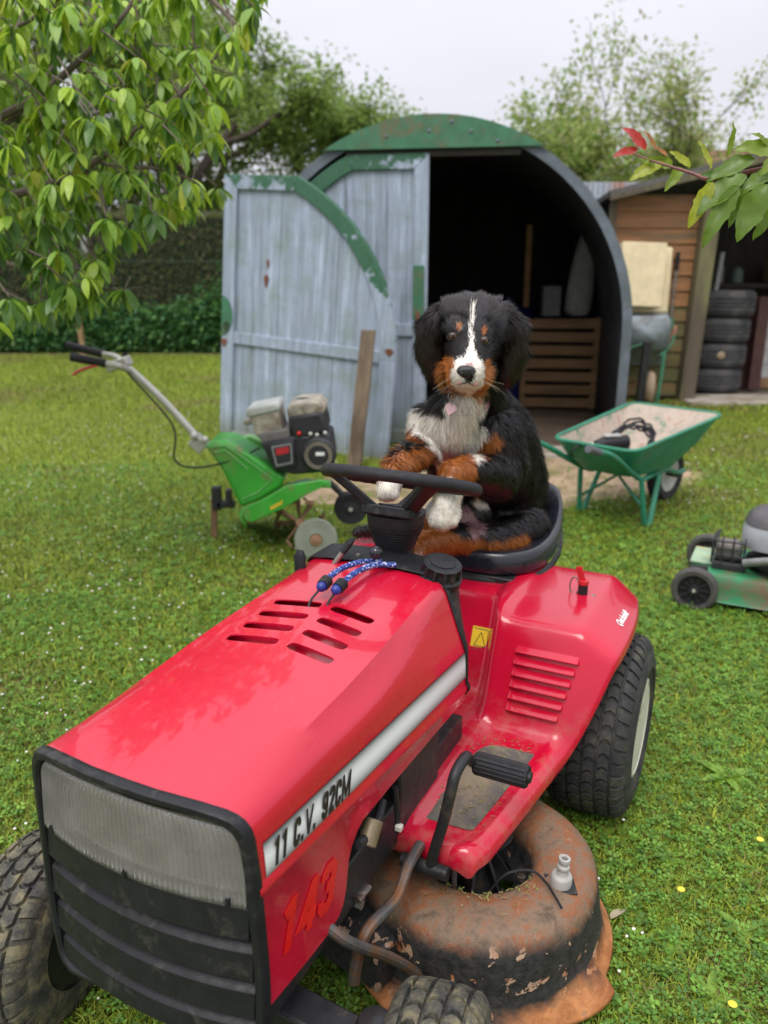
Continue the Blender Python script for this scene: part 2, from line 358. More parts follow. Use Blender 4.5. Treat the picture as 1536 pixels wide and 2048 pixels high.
def leaf_outline(W, H, hw, zs, inset_):
    """half of the arch: straight edge at x=0, curved edge towards +x"""
    pts = [(inset_, inset_), (inset_, H - inset_)]
    r_ = hw - inset_; n = 26
    a0 = math.asin(min(1, (H - inset_ - zs) / r_))
    for k in range(n + 1):
        a = a0 * (1 - k / n); pts.append((r_ * math.cos(a), zs + r_ * math.sin(a)))
    pts.append((W - inset_, inset_)); return pts
def door_leaf(root, mirror, y0=0.0):
    """frame, rails, vertical boards behind; built in x (width), z (height), thickness along y"""
    W, H, hw, zs = 1.50, 2.29, 1.50, .93; s_ = -1 if mirror else 1
    o = leaf_outline(W, H, hw, zs, 0); i_ = leaf_outline(W, H, hw, zs, .115)
    mt = Matrix(((s_, 0, 0, 0), (0, 0, -1, y0), (0, 1, 0, 0), (0, 0, 0, 1)))
    def strip(name, idx, mat, t0=0.0, t1=.05):
        b = MB(); A = [Vector((*o[k], 0)) for k in idx]; B = [Vector((*i_[k], 0)) for k in idx]
        rings = [[mt @ (A[j] + Vector((0, 0, t0))), mt @ (A[j] + Vector((0, 0, t1))), mt @ (B[j] + Vector((0, 0, t1))), mt @ (B[j] + Vector((0, 0, t0)))] for j in range(len(idx))]
        b.loft(rings, True, True); return b.build(name, mat, root, smooth=30, bevel=.006)
    n = len(o)
    strip('stile', [0, 1], BLUEP); strip('top_rail', [1, 2], GREENW, 0, .0505); strip('arched_rail', list(range(2, n - 1)), BLUEG); strip('lower_stile', [n - 2, n - 1], BLUEP, 0, .0505); strip('bottom_rail', [n - 1, 0], BLUEP, 0, .051)
    b = MB(); rings = [[mt @ Vector((x, z, t)) for z, t in ((.90, .0), (.90, .046), (1.0, .046), (1.0, .0))] for x in (.115, 1.385)]
    b.loft(rings, True, True); b.build('mid_rail', BLUEP, root, smooth=30, bevel=.006)
    # boards, cut to the arch
    nb = 9; bw_ = 1.5 / nb
    def top(x):
        return H - .05 if x < hw * math.cos(math.asin((H - zs) / hw)) else zs + math.sqrt(max(0, (hw - .03) ** 2 - x * x))
    for k in range(nb):
        x0, x1 = .01 + k * bw_ * .985, .01 + (k + 1) * bw_ * .985 - .0025
        b = MB(); m_ = 4; up = [(lerp(x1, x0, j / m_), top(lerp(x1, x0, j / m_))) for j in range(m_ + 1)]
        b.prism([(x0, .02), (x1, .02)] + up, .006, .020 + .0015 * ((k * 7) % 3), mt); b.build('board', BLUEP, root, smooth=0, bevel=.0015)
    return root

lf = bpy.data.objects.new('closed_door_leaf', None); COL.objects.link(lf); lf.parent = shed; lf.location = (-.02, -.02, .02)
door_leaf(lf, True)
b = MB(); b.box((-.07, -.07, 1.25), (.09, .012, .42)); b.build('lock_plate', GREENP, lf, bevel=.004)
b = MB(); b.box((-.07, -.082, 1.03), (.03, .02, .14)); b.build('latch', RUSTM, lf, bevel=.004)
# the other leaf stands in front, off its hinges
p0 = ground(446, 880); p1 = ground(800, 922); ang = math.atan2(p1.y - p0.y, p1.x - p0.x)
leaf = thing('loose_shed_door', 'weathered blue half-arch door leaf with green edge standing in front of the shed', 'door', (p0.x, p0.y, 0), ang)
leaf.rotation_euler = (R(-2), R(4.0), ang); leaf.scale = (1.1, 1, .955)
door_leaf(leaf, False)
for x, z, sx_, sz_ in ((.39, 1.46, .018, .05), (.40, 1.60, .010, .035), (.05, 1.04, .03, .05), (1.46, 1.0, .03, .03), (.03, .9, .025, .035)):
    b = MB(); b.prism([(sx_ * math.cos(a) * (1 + .3 * math.sin(3 * a)), sz_ * math.sin(a)) for a in (2 * math.pi * k / 14 for k in range(14))], 0, .004, Matrix.Translation((x, -.052 if x < .12 or x > 1.4 else -.030, z)) @ Matrix.Rotation(R(90), 4, 'X')); b.build('rust_spot', RUSTM, leaf, smooth=0)
b = MB(); b.prism([(.10 * max(0, math.cos(a)), .17 * math.sin(a)) for a in (math.pi * (k / 12 - .5) for k in range(13))], 0, .004, Matrix.Translation((.004, -.052, 1.13)) @ Matrix.Rotation(R(90), 4, 'X')); b.build('green_patch', GREENP, leaf, smooth=0)
OLDW = M('grey_brown_wood', (.16, .115, .075), .8, 0, .4, 9, .4, 80, stretch=(1, 1, .12), dirt=(.07, .05, .03), dirt_amt=.3)
b = MB(); A = ground(708, 940); A.z = 0; B = at(737, 660, A.y + .22)
w_ = Vector((.052, -.02, 0)); t_ = Vector((.005, .018, 0))
b.add([A - w_ - t_, A + w_ - t_, A + w_ + t_, A - w_ + t_, B - w_ - t_, B + w_ - t_, B + w_ + t_, B - w_ + t_], [(3, 2, 1, 0), (4, 5, 6, 7), (0, 1, 5, 4), (1, 2, 6, 5), (2, 3, 7, 6), (3, 0, 4, 7)])
tag(b.build('plank', OLDW, smooth=0, bevel=.004), 'single grey-brown plank leaning upright against the weathered blue door leaf', 'plank')

# ---- things inside the arched shed
PALW = M('pallet_wood', (.27, .155, .075), .8, 0, .35, 7, .3, 70, stretch=(.25, 1, 1))
pc = at(1113, 808, 8.6); pal = thing('slatted_crate', 'brown wooden slatted crate standing inside the arched shed', 'crate', (pc.x, pc.y, 0), R(-9))
for sx_ in (-.37, .37):
    b = MB(); b.box((sx_, .02, .49), (.06, .06, .96)); b.build('upright', PALW, pal, bevel=.004)
for k in range(7):
    b = MB(); b.box((0, -.022, .08 + k * .138), (.80, .022, .098), Matrix.Rotation(R(random.uniform(-.6, .6)), 3, 'Y')); b.build('slat', PALW, pal, bevel=.003)
b = MB(); b.box((0, .12, .49), (.70, .02, .9)); b.build('back_sheet', DARKW, pal)
pc = at(1050, 640, 8.9); b = MB(); b.box((pc.x, pc.y, .95), (.06, .05, 1.9)); tag(b.build('timber_post', PALW, bevel=.004), 'thin upright brown timber behind the slatted crate in the dark shed', 'timber')
BLUED = M('blue_drum_plastic', (.006, .012, .085), .4, 0, .2, 6)
pc = at(1010, 770, 9.0); b = MB(); b.lathe([(0, 0), (.26, 0), (.29, .03), (.29, .3), (.30, .33), (.29, .36), (.29, .72), (.30, .75), (.29, .78), (.29, 1.0), (.24, 1.06), (.06, 1.07), (.06, 1.16), (0, 1.16)], 32, Matrix.Translation((pc.x, pc.y, 0)))
drum = b.build('blue_drum', BLUED, smooth=40); tag(drum, 'dark blue plastic drum standing in the shed behind the puppy', 'drum')
b = MB(); a_ = [R(-110 + k * 4) for k in range(9)]; b.loft([[(pc.x + .302 * math.cos(a), pc.y + .302 * math.sin(a), z) for a in a_] for z in (.83, .98)], False); b.build('paper_label', M('grey_label', (.3, .34, .32), .7), drum)
pc = at(1158, 625, 8.75); b = MB(); rings = []
for z, rx, ry, dx in ((.0, .10, .08, 0), (.05, .14, .10, 0), (.25, .145, .10, .01), (.5, .12, .09, .03), (.7, .10, .07, .05), (.83, .07, .05, .06), (.86, .04, .03, .06)):
    rings.append([(dx + rx * math.cos(a) * (1 + .06 * math.sin(5 * a + z * 9)), ry * math.sin(a), z) for a in (2 * math.pi * k / 20 for k in range(20))])
b.loft(rings, True, True); sk = b.build('grey_sack', M('grey_sack_cloth', (.30, .31, .31), .8, 0, .2, 10, .3, 30), smooth=60); sk.location = (pc.x - .02, pc.y - .02, .985); tag(sk, 'tall grey sack standing on top of the slatted crate', 'sack')
pc = at(1100, 625, 8.68); b = MB(); b.box((0, 0, .15), (.18, .15, .30)); bx_ = b.build('carton', M('grey_carton', (.16, .17, .18), .7), bevel=.006); bx_.location = (pc.x, pc.y, .985); tag(bx_, 'small dark grey carton on the crate beside the sack', 'carton')

# ---- dirt and slabs before the shed
def patch(name, pts, z, mat, kind='structure'):
    P = [ground(u, v_) for u, v_ in pts]; P = smooth_path([(p.x, p.y, 0) for p in P], 5, True)
    b = MB(); b.add([(p.x + random.uniform(-.02, .02), p.y + random.uniform(-.02, .02), z) for p in P], [tuple(range(len(P)))]); return tag(b.build(name, mat, smooth=0), kind=kind)
EARTH = M('bare_sandy_earth', (.36, .255, .165), .95, 0, .3, 5, .5, 60, dirt=(.17, .14, .06), dirt_amt=.3)
DIRT_PX = [(560, 1003), (640, 960), (760, 945), (900, 925), (1000, 895), (1130, 905), (1260, 905), (1330, 935), (1420, 950), (1330, 985), (1220, 1000), (1130, 1020), (1040, 1045), (900, 1050), (800, 1030), (700, 1010), (610, 1012)]
patch('bare_earth', DIRT_PX, .006, EARTH)
b = MB(); b.box((.75, 0, .012), (1.6, .36, .05)); o_ = b.build('threshold_slab', CONC, bevel=.006); o_.location = (SX - .03, SY - .22, 0); o_.rotation_euler = (0, 0, SROT); tag(o_, kind='structure')

# ================================================================ lean-to of brown boards on the right
LY = 9.25; lean = thing('board_lean_to', 'brown horizontal-board lean-to with dark open bay on the right', 'outbuilding', (0, 0, 0))
BRW = M('brown_stained_board', (.29, .135, .05), .6, 0, .3, 4, .2, 50, stretch=(.3, 1, 2.5), dirt=(.14, .10, .045), dirt_amt=.25)
BRW2 = M('brown_board_mossy', (.19, .115, .045), .75, 0, .35, 5, .2, 50, stretch=(.3, 1, 2), dirt=(.10, .11, .04), dirt_amt=.4)
for k in range(13):
    z0 = .06 + k * .166; x0 = 2.52; x1 = 3.48
    b = MB(); b.add([(x0, LY, z0), (x1, LY, z0), (x1, LY, z0 + .172), (x0, LY, z0 + .172), (x0, LY - .030, z0), (x1, LY - .030, z0), (x1, LY - .008, z0 + .168), (x0, LY - .008, z0 + .168)], [(0, 1, 2, 3), (7, 6, 5, 4), (0, 4, 5, 1), (1, 5, 6, 2), (2, 6, 7, 3), (3, 7, 4, 0)])
    b.build('board', BRW if k > 5 else BRW2, lean, smooth=0, bevel=.003)
POSTW = M('weathered_post', (.105, .082, .055), .8, 0, .35, 6, .3, 60, stretch=(1, 1, .15), dirt=(.17, .16, .07), dirt_amt=.3)
def post(name, parent, A, B, w_, mat):
    b = MB(); A = Vector(A); B = Vector(B); b.add([A + Vector((x, y, 0)) for x, y in ((-w_, -w_), (w_, -w_), (w_, w_), (-w_, w_))] + [B + Vector((x, y, 0)) for x, y in ((-w_, -w_), (w_, -w_), (w_, w_), (-w_, w_))], [(3, 2, 1, 0), (4, 5, 6, 7), (0, 1, 5, 4), (1, 2, 6, 5), (2, 3, 7, 6), (3, 0, 4, 7)])
    return b.build(name, mat, parent, smooth=0, bevel=.008)
post('post', lean, (3.44, LY - .10, 0), (3.52, LY - .10, 2.42), .085, POSTW)
post('corner_batten', lean, (2.50, LY - .05, 0), (2.47, LY - .05, 2.24), .035, POSTW)
post('far_post', lean, (6.4, LY - .1, 0), (6.4, LY - .1, 2.9), .08, POSTW)
# roof, rising to the right, with felt and edge board
ROOF = M('roof_felt', (.10, .095, .09), .85, 0, .3, 8, .4, 40)
b = MB(); b.add([(2.36, LY - .30, 2.24), (6.8, LY - .30, 3.35), (6.8, LY + 3.2, 3.05), (2.36, LY + 3.2, 1.94)], [(0, 1, 2, 3)]); rf = b.build('roof', ROOF, lean, smooth=0, solid=.05, offset=1)
b = MB(); A = Vector((2.36, LY - .31, 2.19)); B = Vector((6.8, LY - .31, 3.30)); b.add([A, B, B + Vector((0, 0, -.12)), A + Vector((0, 0, -.05))], [(0, 1, 2, 3)]); b.build('fascia', POSTW, rf, smooth=0, solid=.02)
b = MB(); b.add([(3.5, LY + 2.4, 0), (7, LY + 2.4, 0), (7, LY + 2.4, 3), (3.5, LY + 2.4, 2.4)], [(0, 1, 2, 3)]); b.build('rear_wall', DARKW, lean, smooth=0, solid=.03)
b = MB(); b.add([(6.9, LY, 0), (6.9, LY + 2.4, 0), (6.9, LY + 2.4, 3), (6.9, LY, 3)], [(0, 1, 2, 3)]); b.build('end_wall', DARKW, lean, smooth=0, solid=.03)
b = MB(); b.add([(2.55, LY + .03, 0), (2.55, LY + 2.4, 0), (2.55, LY + 2.4, 2.0), (2.55, LY + .03, 2.2)], [(0, 1, 2, 3)]); b.build('side_wall', DARKW, lean, smooth=0, solid=.03)
b = MB(); b.box((5.2, LY + 1.9, 1.25), (2.6, .7, .06)); sh_ = b.build('shelf', DARKW, lean, bevel=.005)
b = MB(); b.box((5.0, LY - .12, .02), (3.2, .62, .05)); o_ = b.build('concrete_apron', CONC, bevel=.01); tag(o_, kind='structure')
b = MB(); b.add([(2.6, LY, .005), (6.9, LY, .005), (6.9, LY + 2.4, .005), (2.6, LY + 2.4, .005)], [(0, 1, 2, 3)]); tag(b.build('bay_floor', M('dark_earth', (.09, .07, .05), .9), smooth=0), kind='structure')
# stack of four old car tyres
CART = M('old_car_tyre', (.028, .029, .033), .7, 0, .3, 9, .3, 60, dirt=(.075, .07, .065), dirt_amt=.3)
tc = at(1418, 785, 9.75); zb_ = .05
def car_tyre(name, z, h, r_, label, dx=0.0):
    b = MB(); prof = [(r_ * .62, h * .08), (r_ * .66, 0), (r_ * .86, .0), (r_ * .96, h * .10), (r_ * .995, h * .22)]
    for k in range(1, 12):
        zz_ = h * (.22 + .56 * k / 12); prof.append((r_ - (.010 if k % 3 == 0 else 0), zz_))
    prof += [(r_ * .995, h * .78), (r_ * .96, h * .90), (r_ * .86, h), (r_ * .66, h), (r_ * .62, h * .92), (r_ * .64, h * .5)]
    b.lathe(prof, 48, None, True); o = b.build(name, CART, smooth=30); o.location = (tc.x + dx, tc.y, z); return tag(o, label, 'tyre', 'stacked car tyres by the post')
for k, (h, r_, lab, dx) in enumerate(((.285, .345, 'bottom tyre of the stacked black car tyres beside the lean-to post', .0), (.285, .35, 'second tyre from the bottom of the stack, with a pale mud spot', .012), (.29, .355, 'third tyre from the bottom of the stack beside the post', .02), (.30, .37, 'top tyre of the stacked black car tyres beside the lean-to post', .03))):
    t_ = car_tyre('car_tyre', zb_, h, r_, lab, dx); zb_ += h + .004
    if k == 1:
        b = MB(); b.ball((r_ * math.cos(R(-100)), r_ * math.sin(R(-100)), h * .55), (.05, .012, .045), 10, 6); b.build('mud_spot', M('pale_mud', (.30, .22, .14), .9), t_)
pc = at(1430, 590, 9.95); b = MB(); b.tube([(pc.x - .02, pc.y, .05), (pc.x, pc.y, 1.2), at(1445, 505, 10.0)], .028, 10); tag(b.build('grey_pole', M('pale_pole', (.34, .34, .32), .6), None), 'pale grey pole rising from inside the tyre stack', 'pole')
# steel beam, concrete blocks, carton in the bay
BEAM = M('red_oxide_steel', (.085, .040, .035), .6, .2, .3, 8, .1, 50)
pc = at(1497, 770, 9.95); bm_ = thing('steel_beam', 'red-brown steel I-beam standing upright beside the tyre stack', 'beam', (pc.x, pc.y, .04), R(20))
b = MB(); b.box((0, -.09, .55), (.17, .014, 1.1)); b.build('front_flange', BEAM, bm_); b = MB(); b.box((0, .09, .55), (.17, .014, 1.1)); b.build('rear_flange', BEAM, bm_); b = MB(); b.box((0, 0, .55), (.012, .166, 1.1)); b.build('web', BEAM, bm_)
BLOCK = M('pale_concrete_block', (.42, .42, .41), .85, 0, .2, 9, .4, 60)
pc = at(1535, 745, 10.25)
for k in range(5):
    b = MB(); b.box((0, 0, .085), (.42, .2, .165)); o_ = b.build('concrete_block', BLOCK, bevel=.006); o_.location = (pc.x + random.uniform(-.02, .02), pc.y, .14 + k * .17); o_.rotation_euler = (0, 0, R(random.uniform(-3, 3)))
    tag(o_, ['lowest', 'second lowest', 'middle', 'second highest', 'topmost'][k] + ' pale concrete block stacked behind the steel beam', 'block', 'concrete blocks in the bay')
b = MB(); b.box((0, 0, .06), (.5, .25, .12)); o_ = b.build('wood_block', PALW, bevel=.006); o_.location = (pc.x, pc.y, .02); tag(o_, 'brown timber baulk under the pale concrete blocks', 'timber')
b = MB(); b.box((0, 0, .16), (.55, .35, .32)); o_ = b.build('cardboard_box', M('brown_carton', (.20, .13, .075), .8, 0, .2, 8), bevel=.006); o_.location = (5.35, LY + 1.75, 1.285); tag(o_, 'brown cardboard box on the dark shelf in the bay', 'box')
for k, (x, h, r_) in enumerate(((4.2, .3, .07), (4.42, .24, .055), (4.65, .2, .08))):
    b = MB(); b.lathe([(0, 0), (r_, 0), (r_, h * .8), (r_ * .5, h * .9), (r_ * .5, h), (0, h)], 16); o_ = b.build('canister', M('canister_%d' % k, [(.16, .2, .17), (.2, .2, .19), (.11, .14, .12)][k], .6)); o_.location = (x, LY + 1.75, 1.285); tag(o_, ['tall pale', 'medium grey', 'short dark'][k] + ' canister on the dark shelf above the tyres', 'canister', 'canisters on the shelf')

# ---- upended grey wheelbarrow with cream boxes against the boards
GTR = M('grey_steel_tray', (.215, .25, .27), .65, .0, .25, 6, .1, 40, dirt=(.12, .11, .09), dirt_amt=.25)
GRN = M('green_tube_paint', (.025, .15, .075), .45, 0, .25, 12, 0.05, 60, dirt=(.10, .09, .05), dirt_amt=.12)
ub = thing('upended_wheelbarrow', 'grey steel wheelbarrow tipped up on end against the brown boards', 'wheelbarrow', (2.84, LY - .32, 0))
b = MB(); rings = []
for y, hx, z0, z1 in ((-.10, .25, .62, .96), (.02, .27, .58, .98), (.18, .31, .44, 1.0), (.185, .32, .42, 1.01)):
    rings.append([(p.x, y, p.y) for p in rounded([(-hx, z0), (hx, z0), (hx, z1), (-hx, z1)], [.07] * 4, 4)])
b.loft(rings, True, False); b.add(rings[0], [tuple(range(len(rings[0])))]); b.build('tray', GTR, ub, smooth=25, solid=.006)
for A, B in (((-.30, -.05, 0), (-.24, -.06, .62)), ((.14, -.2, 0), (.22, -.08, .62))):
    b = MB(); b.tube([A, lerp(Vector(A), Vector(B), .5) + Vector((0, -.02, 0)), B], .018, 8); b.build('leg', GRN, ub)
b = MB(); b.tube([(-.26, -.08, .60), (-.05, -.13, .68), (-.02, -.13, .66)], .011, 8); b.tube([(.17, -.10, .55), (.30, -.06, .68), (.33, 0, .78), (.30, .05, .95)], .014, 8); b.build('handle_bar', GRN, ub)
b = MB(); b.tube([(.30, .02, .72), (.33, .0, .78), (.34, .02, .86)], .024, 10); b.build('grip', M('faded_orange_rubber', (.30, .14, .09), .7), ub)
b = MB(); b.lathe([(.10, -.03), (.165, -.045), (.19, -.02), (.195, 0), (.19, .02), (.165, .045), (.10, .03)], 32, Matrix.Translation((.06, -.18, .20)) @ Matrix.Rotation(R(90), 4, 'Y') @ Matrix.Rotation(R(15), 4, 'X')); b.build('wheel', M('tan_old_tyre', (.25, .19, .12), .8), ub)
b = MB(); b.box((-.06, -.28, .36), (.075, .075, .72), Matrix.Rotation(R(3), 3, 'Y')); tag(b.build('black_post', BLKM, bevel=.004), 'short black square post standing before the upended wheelbarrow', 'post').location = (2.84, LY - .32, 0)
CRM = M('cream_foam_board', (.72, .60, .38), .8, 0, .12, 9, .3, 50)
b = MB(); b.box((0, 0, 0), (.66, .07, .70)); o_ = b.build('cream_foam_slab', CRM, bevel=.03); o_.location = (2.79, LY - .17, 1.34); o_.rotation_euler = (R(-6), R(1), 0); tag(o_, 'wider cream slab behind, leaning on the brown boards above the grey tray', 'slab')
b = MB(); b.box((0, 0, 0), (.47, .16, .66)); o_ = b.build('cream_box', CRM, bevel=.01); o_.location = (2.75, LY - .30, 1.39); o_.rotation_euler = (R(-6), R(2), 0); tag(o_, 'thick cream box in front, resting on the upended grey wheelbarrow', 'box')
b = MB(); b.tube([(3.18, LY - .12, .7), (3.20, LY - .09, 1.25), (3.21, LY - .08, 1.62)], .014, 8); st_ = b.build('tool_handle', STEEL); tag(st_, 'thin grey tool handle with dark grip leaning on the brown boards', 'tool')
b = MB(); b.tube([(3.205, LY - .085, 1.44), (3.21, LY - .08, 1.63)], .024, 8); b.build('grip', BLK, st_)

# ---- corrugated sheet fence between shed and lean-to
q_ = M('rusty_corrugated_sheet', (.22, .25, .28), .5, .3, .3, 3, 0, None, dirt=(.26, .11, .05), dirt_amt=.4, stretch=(1, 1, .3))
b = MB(); xs_ = np.linspace(2.75, 3.7, 76); b.loft([[(x, 12.0 + .02 * math.sin((x - 2.75) * 2 * math.pi / .075), z) for x in xs_] for z in (0, 2.62)], False)
cf = b.build('corrugated_fence', q_, smooth=60, solid=.002); tag(cf, 'rusty grey corrugated metal sheet standing between arched shed and lean-to', 'sheet')

# ================================================================ fence, hedge, house behind
FW = M('green_wire', (.03, .075, .05), .5, 0, .2, 10)
FY = 15.0
fence = thing('wire_fence', 'green diamond-mesh wire fence in front of the tall hedge', 'fence', (0, 0, 0))
b = MB(); x0f, x1f, zf = -9.0, -.6, 2.42
step = .085; k = 0; x = x0f - zf
while x < x1f:
    for sgn in (1, -1):
        pts = []
        a, c_ = (x, 0.0), (x + zf, zf)
        if sgn < 0: a, c_ = (x + zf, 0.0), (x, zf)
        t0, t1 = 0.0, 1.0
        dx = c_[0] - a[0]
        lo, hi = sorted(((x0f - a[0]) / dx, (x1f - a[0]) / dx)); t0, t1 = max(0, lo), min(1, hi)
        if t1 - t0 > .02:
            P = [Vector((a[0] + dx * t, FY + .003 * sgn, zf * t)) for t in (t0, t1)]
            b.tube(P, .0022, 3, caps=False)
    x += step
b.build('wire_mesh', FW, fence, smooth=0)['kind'] = 'stuff'
for z in (.05, .8, 1.6, 2.42):
    b = MB(); b.tube([(x0f, FY - .01, z), (x1f, FY - .01, z)], .004, 5); b.build('line_wire', FW, fence)
GREYPOST = M('concrete_fence_post', (.36, .36, .34), .85, 0, .2, 8, .2, 50)
for xx in (-8.6, -5.35, -2.2):
    b = MB(); b.box((xx, FY + .06, 1.23), (.09, .09, 2.46)); b.build('fence_post', GREYPOST, fence, bevel=.01)

# leaf kernels -----------------------------------------------------------------------------------
LEAFM = M_vcol('leaf', .55, .45, .4)
def leaf_cloud(name, parent, C, N_, L, Wd, cols, droop=.5, fold=.25, seed=1, spread=None, mat=None):
    """many small two-sided leaves: C (n,3) bases, each a folded 4-triangle blade; colours chosen per leaf"""
    r_ = np.random.default_rng(seed); n = len(C)
    a = r_.uniform(0, 2 * np.pi, n); el = r_.normal(-droop, .45, n)
    d = np.stack([np.cos(a) * np.cos(el), np.sin(a) * np.cos(el), np.sin(el)], 1)
    up = np.stack([r_.normal(0, .35, n), r_.normal(0, .35, n), np.ones(n)], 1)
    s_ = np.cross(d, up); s_ /= np.linalg.norm(s_, axis=1, keepdims=True) + 1e-9; u_ = np.cross(s_, d)
    l_ = (L * r_.uniform(.7, 1.25, n))[:, None]; w_ = (Wd * r_.uniform(.8, 1.2, n))[:, None]
    curl = r_.uniform(-.05, .3, n)[:, None]
    base = C; mid = C + d * l_ * .5 - u_ * l_ * curl * .15; tip = C + d * l_ - u_ * l_ * curl * .6
    le = mid + s_ * w_ * .5 + u_ * w_ * fold; ri = mid - s_ * w_ * .5 + u_ * w_ * fold
    V = np.stack([base, le, tip, ri, mid], 1).reshape(-1, 3); i = np.arange(n)[:, None] * 5
    Fc = np.concatenate([i + [0, 4, 1], i + [4, 2, 1], i + [0, 3, 4], i + [4, 3, 2]], 0)
    cols = np.array(cols); c = cols[r_.integers(0, len(cols), n)] * r_.uniform(.75, 1.25, (n, 1))
    o = mesh_np(name, V, Fc, mat or LEAFM, parent, False, np.repeat(c, 5, 0)); return o
def shell_pts(r_, cen, rad, n, inner=.55):
    d = r_.normal(size=(n, 3)); d /= np.linalg.norm(d, axis=1, keepdims=True); t = r_.uniform(inner ** 3, 1, n) ** (1 / 3)
    return np.array(cen) + d * t[:, None] * np.array(rad)
# hedge: a clipped dark wall of small leaves behind the fence
BROWNH = M('hedge_core', (.022, .026, .012), .95, 0, .4, 8)
hedge = thing('clipped_hedge', 'tall clipped brownish-green hedge behind the wire fence', 'hedge', (0, 0, 0))
b = MB(); b.box((-4.9, 16.05, 1.18), (8.8, 1.1, 2.36)); b.build('twig_core', BROWNH, hedge, smooth=0)
r_ = np.random.default_rng(3); n = 42000
C = np.stack([r_.uniform(-9.3, -.5, n), 15.42 + np.abs(r_.normal(0, .10, n)), r_.uniform(0, 2.45, n)], 1)
Ct = np.stack([r_.uniform(-9.3, -.5, 7000), r_.uniform(15.4, 16.4, 7000), 2.4 + r_.normal(0, .06, 7000)], 1)
leaf_cloud('foliage', hedge, np.vstack([C, Ct]), 0, .06, .035, [(.15, .19, .05), (.22, .19, .08), (.12, .17, .045), (.26, .21, .09), (.17, .21, .06)], .3, .2, 4)['kind'] = 'stuff'
# ivy and brambles along the fence foot
ivy = thing('ivy_growth', 'dark green ivy and bramble growing up the foot of the wire fence', 'ivy', (0, 0, 0))
C = []
for k in range(70):
    cx = r_.uniform(-8.8, -.9); top = np.interp(cx, [-9, -6.5, -5, -4.2, -3.3, -2.6, -1.5, -.9], [1.1, .9, 1.0, .8, 1.0, 1.75, 1.5, 1.0]) * r_.uniform(.6, 1.1)
    C.append(shell_pts(r_, (cx, FY - .18 + r_.normal(0, .05), top * .5), (.5, .22, top * .55), 380, .3))
C = np.vstack(C); C = C[C[:, 2] > .01]
leaf_cloud('foliage', ivy, C, 0, .085, .07, [(.08, .21, .055), (.11, .27, .07), (.07, .17, .06), (.15, .31, .07), (.08, .22, .09)], .35, .15, 5)['kind'] = 'stuff'
IVYS = M('ivy_stem', (.08, .06, .035), .8)
for k in range(24):
    b = MB(); cx = random.uniform(-8.5, -1); b.tube(smooth_path([(cx, FY - .1, 0), (cx + random.uniform(-.2, .2), FY - .14, .5), (cx + random.uniform(-.4, .4), FY - .12, 1.0)], 4), .008, 5); b.build('stem', IVYS, ivy)
b = MB(); b.add([(-10, 14.2, .005), (-.4, 14.2, .005), (-.4, 15.3, .005), (-10, 15.3, .005)], [(0, 1, 2, 3)]); tag(b.build('bare_strip', M('leafy_earth', (.13, .10, .05), .95, 0, .4, 6), smooth=0), kind='structure')
# wooden stake
b = MB(); A = ground(168, 715); b.tube([A, at(152, 600, A.y), at(140, 510, A.y)], [.05, .045, .04], 8); tag(b.build('wooden_stake', M('tan_stake', (.27, .17, .08), .8, 0, .3, 10, .2, 50)), 'tan wooden stake standing in the lawn under the cherry branches', 'stake')

# ================================================================ trees
BARK = M('bark', (.075, .058, .042), .9, 0, .35, 10, .6, 40)
BARKL = M('pale_bark', (.13, .10, .08), .85, 0, .3, 14, .4, 60)
def grow(b, p, d, L, r0, depth, out, spread=.6, up=.15, r_=random):
    n = 4; pts = [p.copy()]; q_ = p.copy(); dd = d.copy()
    for k in range(n):
        dd = (dd + Vector((r_.uniform(-1, 1), r_.uniform(-1, 1), r_.uniform(-.6, 1) + up)) * .16).normalized(); q_ = q_ + dd * L / n; pts.append(q_.copy())
    b.tube(pts, [lerp(r0, r0 * .62, k / n) for k in range(n + 1)], 7 if r0 > .03 else 5)
    out.append((pts, r0, depth))
    if depth == 0: return
    for k in range(3 if depth > 1 else 4):
        s_ = random.uniform(.45, 1.0); i = min(n - 1, int(s_ * n)); base = pts[i].lerp(pts[i + 1], s_ * n - i if s_ * n - i <= 1 else 1)
        nd = (dd + Vector((r_.uniform(-1, 1), r_.uniform(-1, 1), r_.uniform(-.5, .9))) * spread * 1.6).normalized()
        grow(b, base, nd, L * r_.uniform(.55, .8), r0 * .55, depth - 1, out, spread, up, r_)
def tree(name, label, pos, H, r0, depth, cols, leafL, per, blob, seed, spread=.6, group=None, first=.32, thin=1.0, lean=(0, 0)):
    rr = random.Random(seed); root = thing(name, label, 'tree', pos, 0, group); b = MB(); out = []
    d = Vector((lean[0], lean[1], 1)).normalized()
    grow(b, Vector((0, 0, 0)), d, H * first, r0, 0, [], spread, .4, rr)
    top = Vector(b.v[-1]) ; top = d * H * first
    for k in range(4):
        a = 2 * math.pi * k / 4 + rr.uniform(-.5, .5); nd = Vector((math.cos(a) * spread, math.sin(a) * spread, 1)).normalized()
        grow(b, top - d * .1, nd, H * .34 * rr.uniform(.8, 1.15), r0 * .62, depth, out, spread, .2, rr)
    b.build('trunk', BARK, root, smooth=60)
    r2 = np.random.default_rng(seed); C = []
    for pts, rad, dp in out:
        if dp > 1: continue
        for p in pts[1:]:
            C.append(np.array(p) + r2.normal(0, 1, (per, 3)) * np.array(blob) * .55)
    C = np.vstack(C)
    if thin < 1: C = C[r2.random(len(C)) < thin]
    leaf_cloud('crown', root, C, 0, leafL, leafL * .55, cols, .35, .2, seed + 1)['kind'] = 'stuff'
    return root
GR1 = [(.20, .31, .06), (.25, .37, .075), (.15, .24, .05), (.29, .40, .10), (.21, .27, .08)]
GR2 = [(.20, .29, .07), (.25, .35, .085), (.16, .23, .06), (.29, .38, .09)]
